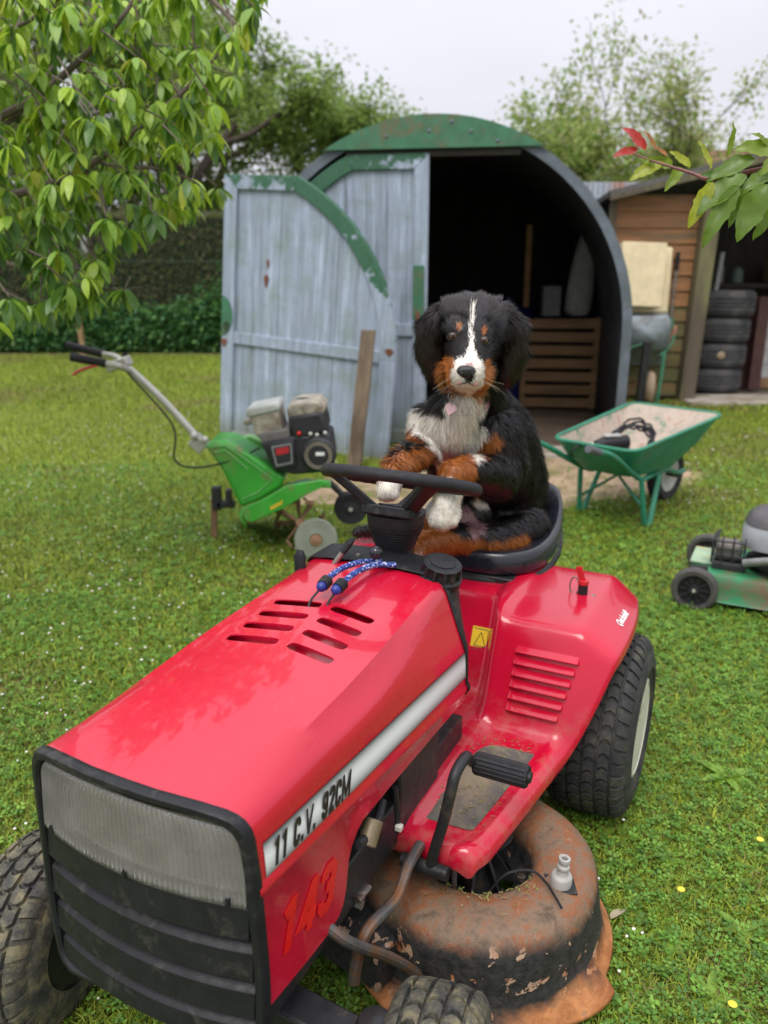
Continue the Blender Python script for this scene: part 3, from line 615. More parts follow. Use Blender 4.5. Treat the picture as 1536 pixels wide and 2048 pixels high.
GR3 = [(.36, .42, .12), (.28, .38, .10), (.42, .44, .18), (.36, .32, .15), (.27, .40, .09)]
p = at(365, 400, 18); tree('garden_tree', 'dark-trunked leafy tree rising behind the hedge beside the loose door', (p.x, p.y, 0), 6.6, .21, 3, GR2 + GR1[:2], .15, 20, (.34, .34, .30), 21, .85, first=.46)
p = at(640, 300, 21); tree('garden_tree', 'smaller pale green tree just left of the shed roof', (p.x, p.y, 0), 5.6, .12, 2, GR1, .15, 60, (.42, .42, .4), 33, .55, first=.4)
p = at(470, 300, 24); tree('garden_tree', 'tall green tree far behind the dark-trunked one', (p.x - 1.0, p.y, 0), 9.0, .2, 3, GR1, .19, 26, (.42, .42, .4), 35, .7, first=.35)
p = at(60, 300, 19); tree('garden_tree', 'green tree behind the hedge at the far left, half hidden by cherry leaves', (p.x, p.y, 0), 6.0, .15, 3, GR2, .16, 18, (.36, .36, .34), 51, .75, first=.35)
p = at(1335, 300, 22); tree('birch_tree', 'tall airy pale green tree above the lean-to roof', (p.x, p.y, 0), 6.3, .075, 3, GR3, .15, 8, (.36, .36, .40), 41, .72, first=.26)
p = at(1110, 300, 21); tree('birch_tree', 'lower airy green tree rising behind the curved shed roof', (p.x, p.y, 0), 5.5, .07, 3, GR3[:3] + GR1[:2], .15, 11, (.36, .36, .36), 44, .75, first=.30)
p = at(1215, 300, 23); tree('birch_tree', 'pale airy tree between the shed roof and the taller birch', (p.x, p.y, 0), 5.6, .07, 3, GR3, .15, 9, (.38, .38, .40), 47, .7, first=.28)
p = at(1240, 360, 17); bu = thing('garden_bush', 'bright green bush behind the corrugated sheet', 'bush', (p.x, p.y, 0))
C = np.vstack([shell_pts(r_, (r_.uniform(-2.0, 2.4), r_.uniform(-.5, .5), r_.uniform(1.6, 2.9)), (.7, .6, .6), 420, .4) for k in range(26)])
leaf_cloud('foliage', bu, C, 0, .13, .075, [(.10, .17, .025), (.14, .20, .035), (.15, .14, .05), (.08, .13, .03)], .3, .2, 9)['kind'] = 'stuff'
for k in range(9): x = -1.8 + k * .5; b = MB(); b.tube([(x, 0, 0), (x + random.uniform(-.2, .2), 0, 1.2), (x + random.uniform(-.4, .4), 0, 2.4)], [.04, .03, .015], 6); b.build('stem', BARK, bu)

for kx, (u, lab) in enumerate(((330, 'dense green bush behind the hedge under the dark-trunked tree'), (90, 'dense green bush behind the hedge at the far left'), (600, 'dense green bush behind the hedge beside the shed roof'))):
    p = at(u, 400, 19.5); bu = thing('garden_bush', lab, 'bush', (p.x, p.y, 0), 0, 'bushes behind the hedge')
    C = np.vstack([shell_pts(r_, (r_.uniform(-1.7, 1.7), r_.uniform(-.6, .6), r_.uniform(1.4, 3.5)), (.8, .7, .7), 330, .4) for k in range(20)])
    leaf_cloud('foliage', bu, C, 0, .15, .09, GR1 + GR2, .3, .2, 60 + kx)['kind'] = 'stuff'
    for k in range(4): x = -1.2 + k * .8; b = MB(); b.tube([(x, 0, 0), (x + random.uniform(-.2, .2), 0, 1.2), (x + random.uniform(-.4, .4), 0, 2.6)], [.05, .04, .015], 6); b.build('stem', BARK, bu)

# house beyond, with a tiled roof
TILE = M('red_clay_tile', (.27, .145, .105), .85, 0, .3, 2.2, .2, 30)
house = thing('far_house', 'far house with red-brown tiled roof showing above the lean-to', 'house', (1.9, 2.0, -.75))
WALLP = M('pale_render', (.55, .52, .48), .9, 0, .1, 3)
b = MB(); b.box((12.6, 29.0, 1.9), (9.4, 6.0, 3.8)); b.build('wall', WALLP, house, smooth=0)
b = MB(); b.add([(7.5, 25.7, 3.6), (17.7, 25.7, 3.6), (17.7, 29.0, 6.3), (7.5, 29.0, 6.3), (17.7, 32.3, 3.6), (7.5, 32.3, 3.6)], [(0, 1, 2, 3), (3, 2, 4, 5)]); hr = b.build('roof', TILE, house, smooth=0, solid=.08)
for k in range(16):
    t = (k + .5) / 16; b = MB(); b.tube([(7.45, 25.7 + 3.3 * t, 3.63 + 2.7 * t), (17.7, 25.7 + 3.3 * t, 3.63 + 2.7 * t)], .055, 6); b.build('tile_course', TILE, hr)

# ================================================================ the red ride-on mower
TX, TY, TH = 0.215, 2.155, R(-116.5)
_ca, _sa = math.cos(TH), math.sin(TH)
def TL(u, v, ax, val):
    """sight line -> point in the mower's own frame on the plane ax = val"""
    o = Vector((-(TX * _ca + TY * _sa), TX * _sa - TY * _ca, CAM_H)); r = _ray(u, v)
    d = Vector((r.x * _ca + r.y * _sa, -r.x * _sa + r.y * _ca, r.z)); i = 'xyz'.index(ax)
    return o + d * ((val - o[i]) / d[i])
def TW(x, y, z): return Vector((TX + x * _ca - y * _sa, TY + x * _sa + y * _ca, z))

q = NT('red_paint'); v = q.coord()
_f = q.noise(v, 5, 5, .6); _d = q.noise(v, 38, 5, .7)
_scr = q.math('MULTIPLY', q.ramp(q.noise(q.coord('Object', (3, 70, 70)), 3.0, 2, .5, 1.2), [(.69, 0), (.705, .28), (.72, 0)]), q.ramp(q.noise(v, 4.5, 2), [(.5, 0), (.62, 1)]))
q.set(q.mix(_scr, q.mix(q.ramp(_d, [(.66, 0), (.82, .07)]), q.ramp(_f, [(.3, (.48, .004, .024)), (.7, (.57, .006, .034))]), (.40, .20, .14)), (.72, .22, .24)),
      q.ramp(_d, [(.35, .22), (.75, .36)]), 0, .62, .38, Coat_Roughness=.03)
RED = q.m
q = NT('red_paint_dusty'); v = q.coord(); g = q.sep(v)
_dust = q.math('MULTIPLY', q.ramp(q.noise(v, 22, 6, .7), [(.45, .0), (.8, .5)]), q.ramp(g['Z'], [(.34, 1), (.46, .05)]))
q.set(q.mix(_dust, q.ramp(q.noise(v, 5, 5), [(.3, (.47, .004, .026)), (.7, (.56, .006, .036))]), (.33, .2, .13)),
      q.ramp(_dust, [(0, .2), (.5, .6)]), 0, .42, .36, Coat_Roughness=.05); REDD = q.m
mower = thing('ride_on_mower', 'red ride-on lawn mower with black grille, the puppy sitting on its seat', 'ride-on mower', (TX, TY, 0), TH)

# --- hood

HS = [((.224, 0), (.222, 0)), None]
def hood_section(x, off=0.0):
    t = (x - .53) / (1.285 - .53); tc = min(1, max(0, (x - .53) / .42)); tc = tc * tc * (3 - 2 * tc); tc = lerp(tc, min(1, (x - .53) / .42), .4)
    zb = np.interp(x, [.53, .90, .99, 1.02, 1.038, 1.05, 1.065, 1.12, 1.285], [.527, .529, .527, .515, .49, .43, .395, .385, .398])
    bead = lerp(.556, .615, t); sb = lerp(.586, .628, t); st = lerp(.646, .684, t)
    Y = lerp
    pts = [(.223, zb), (.2245, lerp(zb, bead - .014, .5)), (.2255, bead - .014), (.2315, bead - .003), (.2315, bead + .004), (.226, bead + .014), (.2262, sb), (.225, (sb + st) / 2), (.2225, st),
           (Y(.206, .2205, tc), lerp(.690, .702, t)), (Y(.190, .2165, tc), lerp(.735, .7155, tc)), (Y(.1765, .209, tc), lerp(.770, .7265, tc)),
           (Y(.1675, .197, tc), lerp(.791, .7355, tc)), (Y(.158, .18, tc), lerp(.7975, .741, t)), (Y(.12, .14, tc), lerp(.8025, .7465, t)), (.065, lerp(.8055, .7495, t)), (0, lerp(.807, .751, t))]
    ky = 1 - .075 * max(0, t)
    return [(y * ky + off, z) for y, z in pts]
XS = [.53, .55, .60, .66, .72, .78, .84, .90, .96, .99, 1.01, 1.03, 1.04, 1.05, 1.06, 1.075, 1.11, 1.16, 1.22, 1.27, 1.285]
b = MB(); rings = []
for x in XS:
    h = hood_section(x); fx = lambda y: x + .034 * (1 - (y / .235) ** 2) * max(0, (x - .95) / .335) ** 2
    rings.append([(fx(y), y, z) for y, z in h] + [(fx(y), -y, z) for y, z in reversed(h[:-1])])
b.loft(rings, False)
hood = b.build('hood', RED, mower, smooth=40, solid=.003, offset=-1 if True else 1, sub=0)
# vent slots cut through the sheet
cut = MB()
SLOT = []
for sgn in (1, -1):
    for i, x in enumerate((.742, .795, .848, .901)):
        m = Matrix.Translation((x + .008, sgn * .063, .79)) @ Matrix.Rotation(sgn * R(-10), 4, 'Z')
        r_ = .0125; L_ = .052; poly = []
        for k in range(16):
            a = 2 * math.pi * k / 16; bow = .004
            poly.append((r_ * (abs(math.cos(a)) ** .5) * math.copysign(1, math.cos(a)), (L_) * (abs(math.sin(a)) ** .35) * math.copysign(1, math.sin(a))))
        cut.prism(poly, -.06, .06, m)
cutter = cut.build('slot_cutter', None, None, smooth=0)
cutter.matrix_world = Matrix.Translation((TX, TY, 0)) @ Matrix.Rotation(TH, 4, 'Z')
bo = hood.modifiers.new('cut', 'BOOLEAN'); bo.operation = 'DIFFERENCE'; bo.object = cutter; bo.solver = 'EXACT'
bpy.context.view_layer.update()
me = bpy.data.meshes.new_from_object(hood.evaluated_get(bpy.context.evaluated_depsgraph_get()))
hood.modifiers.clear(); hood.data = me; bpy.data.objects.remove(cutter)
me.shade_smooth(); me.set_sharp_from_angle(angle=R(40))
b = MB(); b.box((.815, 0, .758), (.30, .29, .003), Matrix.Rotation(R(4.2), 3, 'Y')); b.build('vent_tray', REDD, hood)
b = MB(); b.box((.9, 0, .52), (.62, .30, .34)); b.build('engine_block', BLKM, mower, bevel=.02)
# decal stripe
b = MB(); rows = []; colr = []
for x in np.linspace(.536, 1.272, 24):
    h = hood_section(x, .0012); a, m_, c_ = h[6], h[7], h[8]
    rr = []
    for k in range(9):
        t = k / 8; p = (lerp(a[0], m_[0], t * 2), lerp(a[1], m_[1], t * 2)) if t < .5 else (lerp(m_[0], c_[0], t * 2 - 1), lerp(m_[1], c_[1], t * 2 - 1))
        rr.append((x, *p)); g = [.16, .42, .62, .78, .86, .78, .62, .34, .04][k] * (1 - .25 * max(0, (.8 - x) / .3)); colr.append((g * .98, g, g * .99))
    rows.append(rr)
b.loft(rows, False)
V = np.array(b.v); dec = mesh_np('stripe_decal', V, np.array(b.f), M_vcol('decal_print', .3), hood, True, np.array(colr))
INK = M('black_ink', (.012, .012, .013), .35, 0, .1)
RINK = M('bright_red_ink', (.66, .009, .010), .3, 0, .1)
REDK = M('red_plastic', (.50, .012, .02), .4, 0, .1)
WINK = M('white_ink', (.8, .8, .78), .4, 0, .1)
block_text('lettering', '11 C.V. 92CM', .046, INK, hood, (1.255, .2115, .655), (R(91.0), R(4.6), R(178.7)), .585, .21, .10)
block_text('lettering', '143', .086, RINK, hood, (1.250, .2098, .506), (R(90), R(9), R(178.7)), .88, .22, .16)

# --- grille: bezel, lens, louvres
def bow(y): return 1.292 + .034 * (1 - (y / .22) ** 2)
_hf = [(y, z) for y, z in hood_section(1.285) if z > .66]
OUT = [Vector(p_) for p_ in [(-y, z) for y, z in _hf[:-1]] + [(y, z) for y, z in reversed(_hf)]]
OUT += rounded([(.2095, .64), (.216, .45), (.208, .316), (-.208, .316), (-.216, .45), (-.2095, .64)], [.0, .08, .035, .035, .08, .0], 6)
def inset(poly, kx, kz, cz=.53): return [Vector((p.x * kx, (p.y - cz) * kz + cz)) for p in poly]
b = MB(); INN = inset(OUT, .935, .94)
b.loft([[(bow(p.x) + dx, p.x, p.y) for p in pl] for pl, dx in ((inset(OUT, 1.0, 1.0), -.012), (inset(OUT, 1.012, 1.010), -.009), (inset(OUT, 1.012, 1.010), .002), (inset(OUT, .997, .996), .007), (inset(OUT, .955, .955), .007), (INN, .002), (INN, -.034))], True)
grille = b.build('grille', BLK, mower, smooth=40)
b = MB(); b.add([(bow(p.x) - .032, p.x, p.y) for p in INN], [tuple(range(len(INN)))]); b.build('backing_plate', BLKM, grille, smooth=0)
def inner_half(z): # half width of the bezel opening at height z
    zs = [p.y for p in INN if p.x > 0]; ys = [p.x for p in INN if p.x > 0]; o = np.argsort(zs); return float(np.interp(z, np.array(zs)[o], np.array(ys)[o]))
b = MB(); rows = []; NZ, NY = 12, 176
ztop = lambda y: .726 - .012 * (y / .2) ** 2
for i in range(NZ + 1):
    t = i / NZ; row = []
    for k in range(NY + 1):
        s_ = -1 + 2 * k / NY; z0 = .592; y = s_ * (inner_half(z0 + (.70 - z0) * t) - .003)
        if t > .82: y *= 1 - .05 * ((t - .82) / .18) ** 2
        z = lerp(z0, ztop(y), t)
        row.append((bow(y) + .003 - .006 * t + .0022 * math.sin(k * 2 * math.pi / 4.0) * (1 if .02 < t < .97 else 0), y, z))
    rows.append(row)
b.loft(rows, False)
q = NT('ribbed_lens'); v = q.coord()
q.set(q.ramp(q.noise(v, 26, 4), [(.3, (.60, .58, .54)), (.7, (.74, .73, .70))]), .1, 0, 0, .6, Transmission_Weight=.8, IOR=1.35)
lens = b.build('headlight_lens', q.m, grille, smooth=60, solid=.002)
b = MB(); rows = []
for i in range(7):
    t = i / 6; rows.append([(bow(y) - .02 - .008 * math.sin(math.pi * t), y, lerp(.594, .712, t)) for y in np.linspace(-.185, .185, 24)])
b.loft(rows, False); b.build('reflector', M('dull_reflector', (.44, .42, .39), .32, .6, .15, 16), grille)
for y, z in ((-.17, .600), (.0, .597), (.17, .600)):
    b = MB(); b.box((bow(y) + .004, y, z), (.006, .006, .012)); b.build('lens_clip', BLK, grille)
for zt, zb in ((.588, .535), (.512, .462), (.440, .392), (.372, .334)):
    b = MB(); rings = []
    for y in np.linspace(-1, 1, 25):
        yy = y * (inner_half((zt + zb) / 2) - .002); x = bow(yy); e = .004 * abs(y) ** 8
        rings.append([(x - .034, yy, zt + .016), (x - .006, yy, zt + .003), (x - .001, yy, zt - .002), (x + .003, yy, zb + .003), (x + .001, yy, zb), (x - .034, yy, zb + .004)])
    b.loft(rings, True, True); b.build('louvre', BLK, grille, smooth=22)

# --- dash band behind the hood
b = MB(); rings = []; h0 = hood_section(.53, .0); pts = h0[2:]; full = [(y, z) for y, z in pts] + [(-y, z) for y, z in reversed(pts[:-1])]
n_ = len(full)
for i, (y, z) in enumerate(full):
    t = min(1, max(0, (z - .545) / .25)); w = lerp(.012, .085, t ** 3); k = 1.012
    yy = y * k; zz = z + (.006 if z > .78 else 0)
    rings.append([(.536, yy, zz + .001), (.531, yy * 1.01, zz + .004), (.531 - w, yy * .99, zz + .006 * t), (.531 - w - .004, yy * .97, zz - .006), (.526, yy * .97, zz - .006)])
b.loft(rings, True, True); dash = b.build('dash_trim', BLK, mower, smooth=45)
b = MB(); b.box((.475, 0, .775), (.07, .30, .05)); b.box((.46, 0, .64), (.03, .26, .26)); b.build('dash_panel', BLKM, mower, bevel=.006)
# fuel cap
capm = Matrix.Translation((.497, .146, .803)) @ Matrix.Rotation(R(-14), 4, 'X') @ Matrix.Rotation(R(6), 4, 'Y')
b = MB(); b.lathe([(.0, -.02), (.050, -.02), (.050, -.004), (.043, 0), (.043, .002), (.0, .002)], 32, capm)
cap = b.build('fuel_cap', BLK, mower, smooth=40)
b = MB(); rings = []
for z, r0 in ((0, .046), (.018, .046), (.026, .043), (.030, .036)):
    rings.append([capm @ Vector(((r0 - (.008 if (k // 2) % 2 and z < .02 else 0)) * math.cos(2 * math.pi * k / 48), (r0 - (.008 if (k // 2) % 2 and z < .02 else 0)) * math.sin(2 * math.pi * k / 48), z)) for k in range(48)])
b.loft(rings, True, True); b.build('knurled_grip', BLK, cap, smooth=30)
b = MB(); b.lathe([(0, .029), (.030, .029), (.030, .0325), (.026, .034), (0, .034)], 32, capm); b.build('cap_disc', RUB, cap)
# --- steering column, boot, wheel
c0 = Vector((.425, .0, .775)); c1 = Vector((.415, .0, .93))
b = MB(); rings = []; prof = [(0, .040), (.18, .040), (.2, .040)]
zz = [0, .055]; rr = [.041, .041]
for i in range(8):
    z0 = .058 + i * .009; r0 = .043 + i * .0026; zz += [z0, z0 + .0065, z0 + .0065]; rr += [r0, r0 + .002, r0 - .001]
zz += [.134, .17]; rr += [.063, .066]
def sq_ring(c_, r_, n=28): return [(c_.x + r_ * .9 * math.copysign(abs(math.cos(a)) ** .7, math.cos(a)), c_.y + r_ * math.copysign(abs(math.sin(a)) ** .7, math.sin(a)), c_.z) for a in (2 * math.pi * k / n for k in range(n))]
for z_, r_ in zip(zz, rr): rings.append(sq_ring(c0 + (c1 - c0) * (z_ / .205), r_))
b.loft(rings, True, True); b.build('column_boot', RUB, mower, smooth=35)
SWC = Vector((.392, 0, .973)); tilt = Matrix.Rotation(R(-18), 4, 'Y')
def sw(x, y, z): return SWC + (tilt @ Vector((x, y, z)))
b = MB(); pts = [sw(.174 * math.cos(a), .174 * math.sin(a), 0) for a in (2 * math.pi * k / 72 for k in range(72))]
b.tube(pts, [.0155 + (.0012 if 8 < k % 36 < 24 and k % 2 else 0) for k in range(72)], 12, True, flat=.92)
wheel_s = b.build('steering_wheel', RUB, mower, smooth=60)
for a in (R(48), R(-48), R(180)):
    p0 = sw(.166 * math.cos(a), .166 * math.sin(a), -.004); p1 = sw(.045 * math.cos(a) + .01, .062 * math.sin(a), -.068)
    b = MB(); ax = (p1 - p0).normalized(); side = Vector((-math.sin(a), math.cos(a), 0)); nn = ax.cross(side)
    wv = .019
    b.loft([[p + side * sx * w_ + nn * sz * .010 for sx, sz in ((-1, -1), (1, -1), (1, 1), (-1, 1))] for p, w_ in ((p0 - ax * .006, wv * 1.3), (lerp(p0, p1, .5), wv), (p1 + ax * .02, wv * 1.15))], True, True)
    b.build('spoke', BLK, wheel_s, bevel=.004)
b = MB(); m = Matrix.Translation(sw(.01, 0, -.076)) @ tilt
b.prism([(p.x, p.y) for p in rounded([(.058, -.066), (.058, .066), (-.055, .05), (-.055, -.05)], [.02] * 4, 4)], -.012, .012, m); b.build('hub', BLK, wheel_s, bevel=.004)
b = MB(); b.prism([(p.x, p.y) for p in rounded([(.034, -.036), (.034, .036), (-.030, .026), (-.030, -.026)], [.015] * 4, 4)], .012, .017, m); b.build('horn_pad', RUB, wheel_s, bevel=.003)
# --- levers on the dash
p = TL(752, 1105, 'z', .85)
b = MB(); p0 = TL(745, 1130, 'z', .80); b.tube([p0, p], .006, 8); lv = b.build('lever', STEEL, mower)
b = MB(); b.ball(p, .0155); b.build('lever_knob', BLKG, lv)
p0 = TL(668, 1128, 'z', .80); p = TL(690, 1098, 'z', .838)
b = MB(); b.tube([p0, p], .006, 8); lv = b.build('lever', STEEL, mower)
b = MB(); b.tube([p - (p - p0).normalized() * .01, p + Vector((-.006, .006, .012)), p + Vector((-.02, .012, .020))], [.013, .015, .007], 10, flat=.6); b.build('lever_grip', BLK, lv)
p0 = TL(716, 1126, 'z', .80); b = MB(); b.tube([p0, p0 + Vector((0, 0, .022))], .005, 8); b.build('switch', STEEL, mower)
p0 = TL(600, 1130, 'z', .80); b = MB(); b.tube([p0 + Vector((0, 0, -.02)), p0 + Vector((0, 0, .02)), p0 + Vector((-.004, 0, .035))], [.014, .016, .008], 10, flat=.6); b.build('throttle_lever', BLK, mower)
p0 = TL(820, 1133, 'z', .803); b = MB(); b.box(p0, (.022, .05, .012)); b.build('ignition_plate', STEEL, mower, bevel=.003)

# --- red body: fenders, seat pedestal, footboards in one pressed sheet
PR = [  # fender (x,z), centre (x,z), outer half width, slope-start half width
 ((-.206, .545), (-.218, .55), .468, .40), ((-.205, .592), (-.217, .59), .470, .40), ((-.190, .604), (-.20, .601), .474, .40), ((-.06, .606), (-.08, .602), .498, .405), ((.08, .606), (-.01, .602), .503, .41),
 ((.198, .604), (.052, .601), .499, .41), ((.224, .597), (.072, .594), .494, .41), ((.238, .575), (.085, .572), .488, .41), ((.265, .505), (.112, .50), .470, .41), ((.300, .425), (.150, .43), .445, .40),
 ((.322, .372), (.178, .372), .425, .385), ((.345, .350), (.200, .350), .415, .375), ((.385, .342), (.24, .344), .407, .37), ((.55, .340), (.48, .342), .386, .355), ((.70, .340), (.70, .340), .366, .335), ((.745, .340), (.745, .340), .360, .325),
 ((.766, .343), (.766, .343), .35, .31), ((.778, .336), (.778, .336), .345, .305), ((.782, .318), (.782, .318), .343, .305), ((.780, .296), (.780, .296), .342, .305)]
b = MB(); rings = []
for k, (fp, cp, yo, ys) in enumerate(PR):
    half = []
    cols = [(0, 'c', 0), (.07, 'c', 0), (.135, 'c', 0), (.150, 'c', .004), (.165, 'm', .014), (.185, 'm2', .014), (.200, 'f', .012), (.212, 'f', .002), (.26, 'f', 0), (.33, 'f', 0), (ys - .02, 'f', 0), (ys - .004, 'f', 0)]
    top = k < 9
    for y, kind, dz in cols:
        if kind == 'c': x, z = cp
        elif kind == 'f': x, z = fp
        else: t = .45 if kind == 'm' else .85; x, z = lerp(cp[0], fp[0], t), lerp(cp[1], fp[1], t)
        if k >= 16: dz = 0
        half.append((x, y, z + dz))
    x, z = fp; d = .055 if k < 6 else np.interp(k, [6, 10, 13], [.05, .02, .012])
    lip = .004 if k >= 11 and k < 17 else 0
    zm = .291 if k >= 14 else 0
    half += [(x, ys + .006, z - d * .06 + lip), (x, lerp(ys, yo, .5), z - d * .5 + lip * 2), (x, yo - .008, z - d * .93 + lip), (x, yo - .001, max(zm, z - d - .003)), (x, yo, max(zm, z - d - .026))]
    rings.append([(x, y, z) for x, y, z in reversed(half)] + [(x, -y, z) for x, y, z in half[1:]])
b.loft(rings, False)
body = b.build('body_shell', REDD, mower, smooth=180, sub=2, solid=.004)
# embossed ribs on both fender fronts
for sgn in (1, -1):
    for i in range(6):
        t = (i + .55) / 6.3; P0 = Vector((.245, 0, .552)); P1 = Vector((.316, 0, .386)); c_ = P0.lerp(P1, t)
        d = (P1 - P0).normalized(); nrm = Vector((-d.z, 0, d.x)); nrm = nrm if nrm.x > 0 else -nrm
        hw = lerp(.080, .062, t); yc = lerp(.336, .318, t) * sgn; hh = .0130
        b = MB(); rows = []
        for s_, o_ in ((-1.1, -.004), (-.85, .003), (.2, .013), (.72, .020), (.95, .017), (1.0, .004), (1.08, -.004)):
            rows.append([c_ + d * hh * s_ + nrm * (o_ if 0 < k < 5 else -.004) + Vector((0, yc + y, 0)) for k, y in enumerate((-hw - .004, -hw, -hw * .9, hw * .9, hw, hw + .004))])
        b.loft(rows, False); b.build('pressed_rib', REDD, body, smooth=60, sub=1)
MATG = M('grip_mat', (.105, .095, .082), .85, 0, .3, 16, .5, 420, dirt=(.23, .18, .12), dirt_amt=.38)
for sgn in (1, -1):
    b = MB(); b.prism([(p.x, p.y * sgn) for p in rounded([(.352, .232), (.345, .362), (.715, .318), (.722, .208)], [.012] * 4, 3)], .3445, .3475); b.build('grip_mat', MATG, mower, bevel=.001)
for x, y in ((.335, .25), (.325, .345)):
    b = MB(); b.lathe([(0, 0), (.005, 0), (.005, .004), (0, .004)], 10, Matrix.Translation((x, y, .356))); b.build('rivet', BLK, body)
text_mesh('lettering', 'Quickshift', .027, WINK, body, (.085, .470, .5755), (R(32), R(0), R(178)), .0006, .80, .45, .0004)
# warning sticker
YEL = M('yellow_sticker', (.75, .52, .03), .4, 0, .1)
_sp = TL(950, 1340, 'x', .135); _n = Vector((.9, 0, .38)).normalized(); _u = Vector((0, 1, 0)); _w = _n.cross(_u)
b = MB(); st_c = Vector((.130, .122, .4775)); b.add([st_c + _u * a + _w * c_ for a, c_ in ((-.03, -.034), (.02, -.034), (.02, .034), (-.03, .034))], [(0, 1, 2, 3)])
stk = b.build('warning_sticker', YEL, body, smooth=0, solid=.001)
for a0, a1 in (((-.026, -.028), (.016, -.028)), ((.016, -.028), (.016, .028)), ((.016, .028), (-.026, .028)), ((-.02, -.018), (.012, -.018)), ((.012, -.018), (-.004, .02)), ((-.02, -.018), (-.004, .02))):
    b = MB(); b.tube([st_c + _n * .001 + _u * a0[0] + _w * a0[1], st_c + _n * .001 + _u * a1[0] + _w * a1[1]], .0011, 4); b.build('printed_line', INK, stk, smooth=0)

# --- seat
b = MB(); rings = []
def seat_pt(a, s_, z):
    ca, sa = math.cos(a), math.sin(a); e = .62
    x = math.copysign(abs(ca) ** e, ca) * .205; y = math.copysign(abs(sa) ** e, sa) * (.225 - .02 * max(0, ca))
    rear = max(0, -ca) ** 1.3
    return (-.175 + x * s_ - .055 * rear * max(0, z), y * s_, z)
for s_, zf, zr in ((.0, .668, .672), (.35, .668, .674), (.6, .672, .69), (.78, .682, .71), (.9, .690, .76), (.965, .690, .795), (1.0, .680, .80), (1.025, .655, .785), (1.02, .632, .75), (.98, .622, .72), (.93, .624, .70), (.80, .628, .68), (.5, .63, .63)):
    ring = []
    for k in range(48):
        a = 2 * math.pi * k / 48; ca = math.cos(a); rear = .5 - .5 * math.tanh((ca + .45) * 3.2); z = lerp(zf, zr, rear)
        x, y, _ = seat_pt(a, s_, 0); ring.append((x - .10 * rear * (z - .65) / .2 - .0, y, z))
    rings.append(ring)
b.loft(rings, True, True); seat = b.build('seat', BLKG, mower, smooth=180, sub=1)
b = MB(); rings = []
for s_, z, zr in ((.99, .618, .70), (1.03, .612, .70), (1.03, .600, .67), (.97, .594, .64)):
    rings.append([(seat_pt(a, s_, 0)[0] - .06 * max(0, -math.cos(a)), seat_pt(a, s_, 0)[1], lerp(z, zr, .5 - .5 * math.tanh((math.cos(a) + .4) * 3))) for a in (2 * math.pi * k / 40 for k in range(40))])
b.loft(rings, True, False, True); b.build('seat_rim', BLK, seat, smooth=60)
b = MB(); b.box((-.10, 0, .612), (.25, .34, .02)); b.box((-.02, 0, .600), (.02, .36, .03)); br = b.build('seat_bracket', BLKM, mower, bevel=.004)
for y in (.155, .172):
    b = MB(); b.lathe([(0, 0), (.007, 0), (.007, .006), (0, .006)], 6, Matrix.Translation((.032 - .04 + .012, y, .612)) @ Matrix.Rotation(R(90), 4, 'Y')); b.build('bolt', STEEL, br)

# --- clip-on holder on the fender
p = TL(1165, 1190, 'z', .606)
b = MB(); b.lathe([(0, 0), (.013, 0), (.013, .032), (0, .032)], 16, Matrix.Translation(p)); ho = b.build('pin_holder', BLK, mower)
b = MB(); b.lathe([(0, .032), (.0145, .032), (.0145, .042), (0, .042)], 16, Matrix.Translation(p)); b.build('red_ring', REDK, ho)
b = MB(); b.box(p + Vector((-.004, -.010, .058)), (.005, .018, .04), Matrix.Rotation(R(18), 3, 'X')); b.build('red_tab', REDK, ho, bevel=.001)
b = MB(); b.tube([p + Vector((.006, -.022 + .012 * math.cos(a), .024 + .026 * math.sin(a))) for a in (2 * math.pi * k / 20 for k in range(20))], .0022, 6, True); b.build('wire_ring', STEEL, ho)
b = MB(); b.lathe([(0, 0), (.008, 0), (.007, .004), (0, .005)], 8, Matrix.Translation(p + Vector((.0, .03, 0)))); b.build('bolt', STEEL, ho)
b = MB(); b.lathe([(0, 0), (.009, 0), (.007, .003), (0, .003)], 8, Matrix.Translation(p + Vector((.0, -.026, 0)))); b.build('bolt', STEEL, ho)

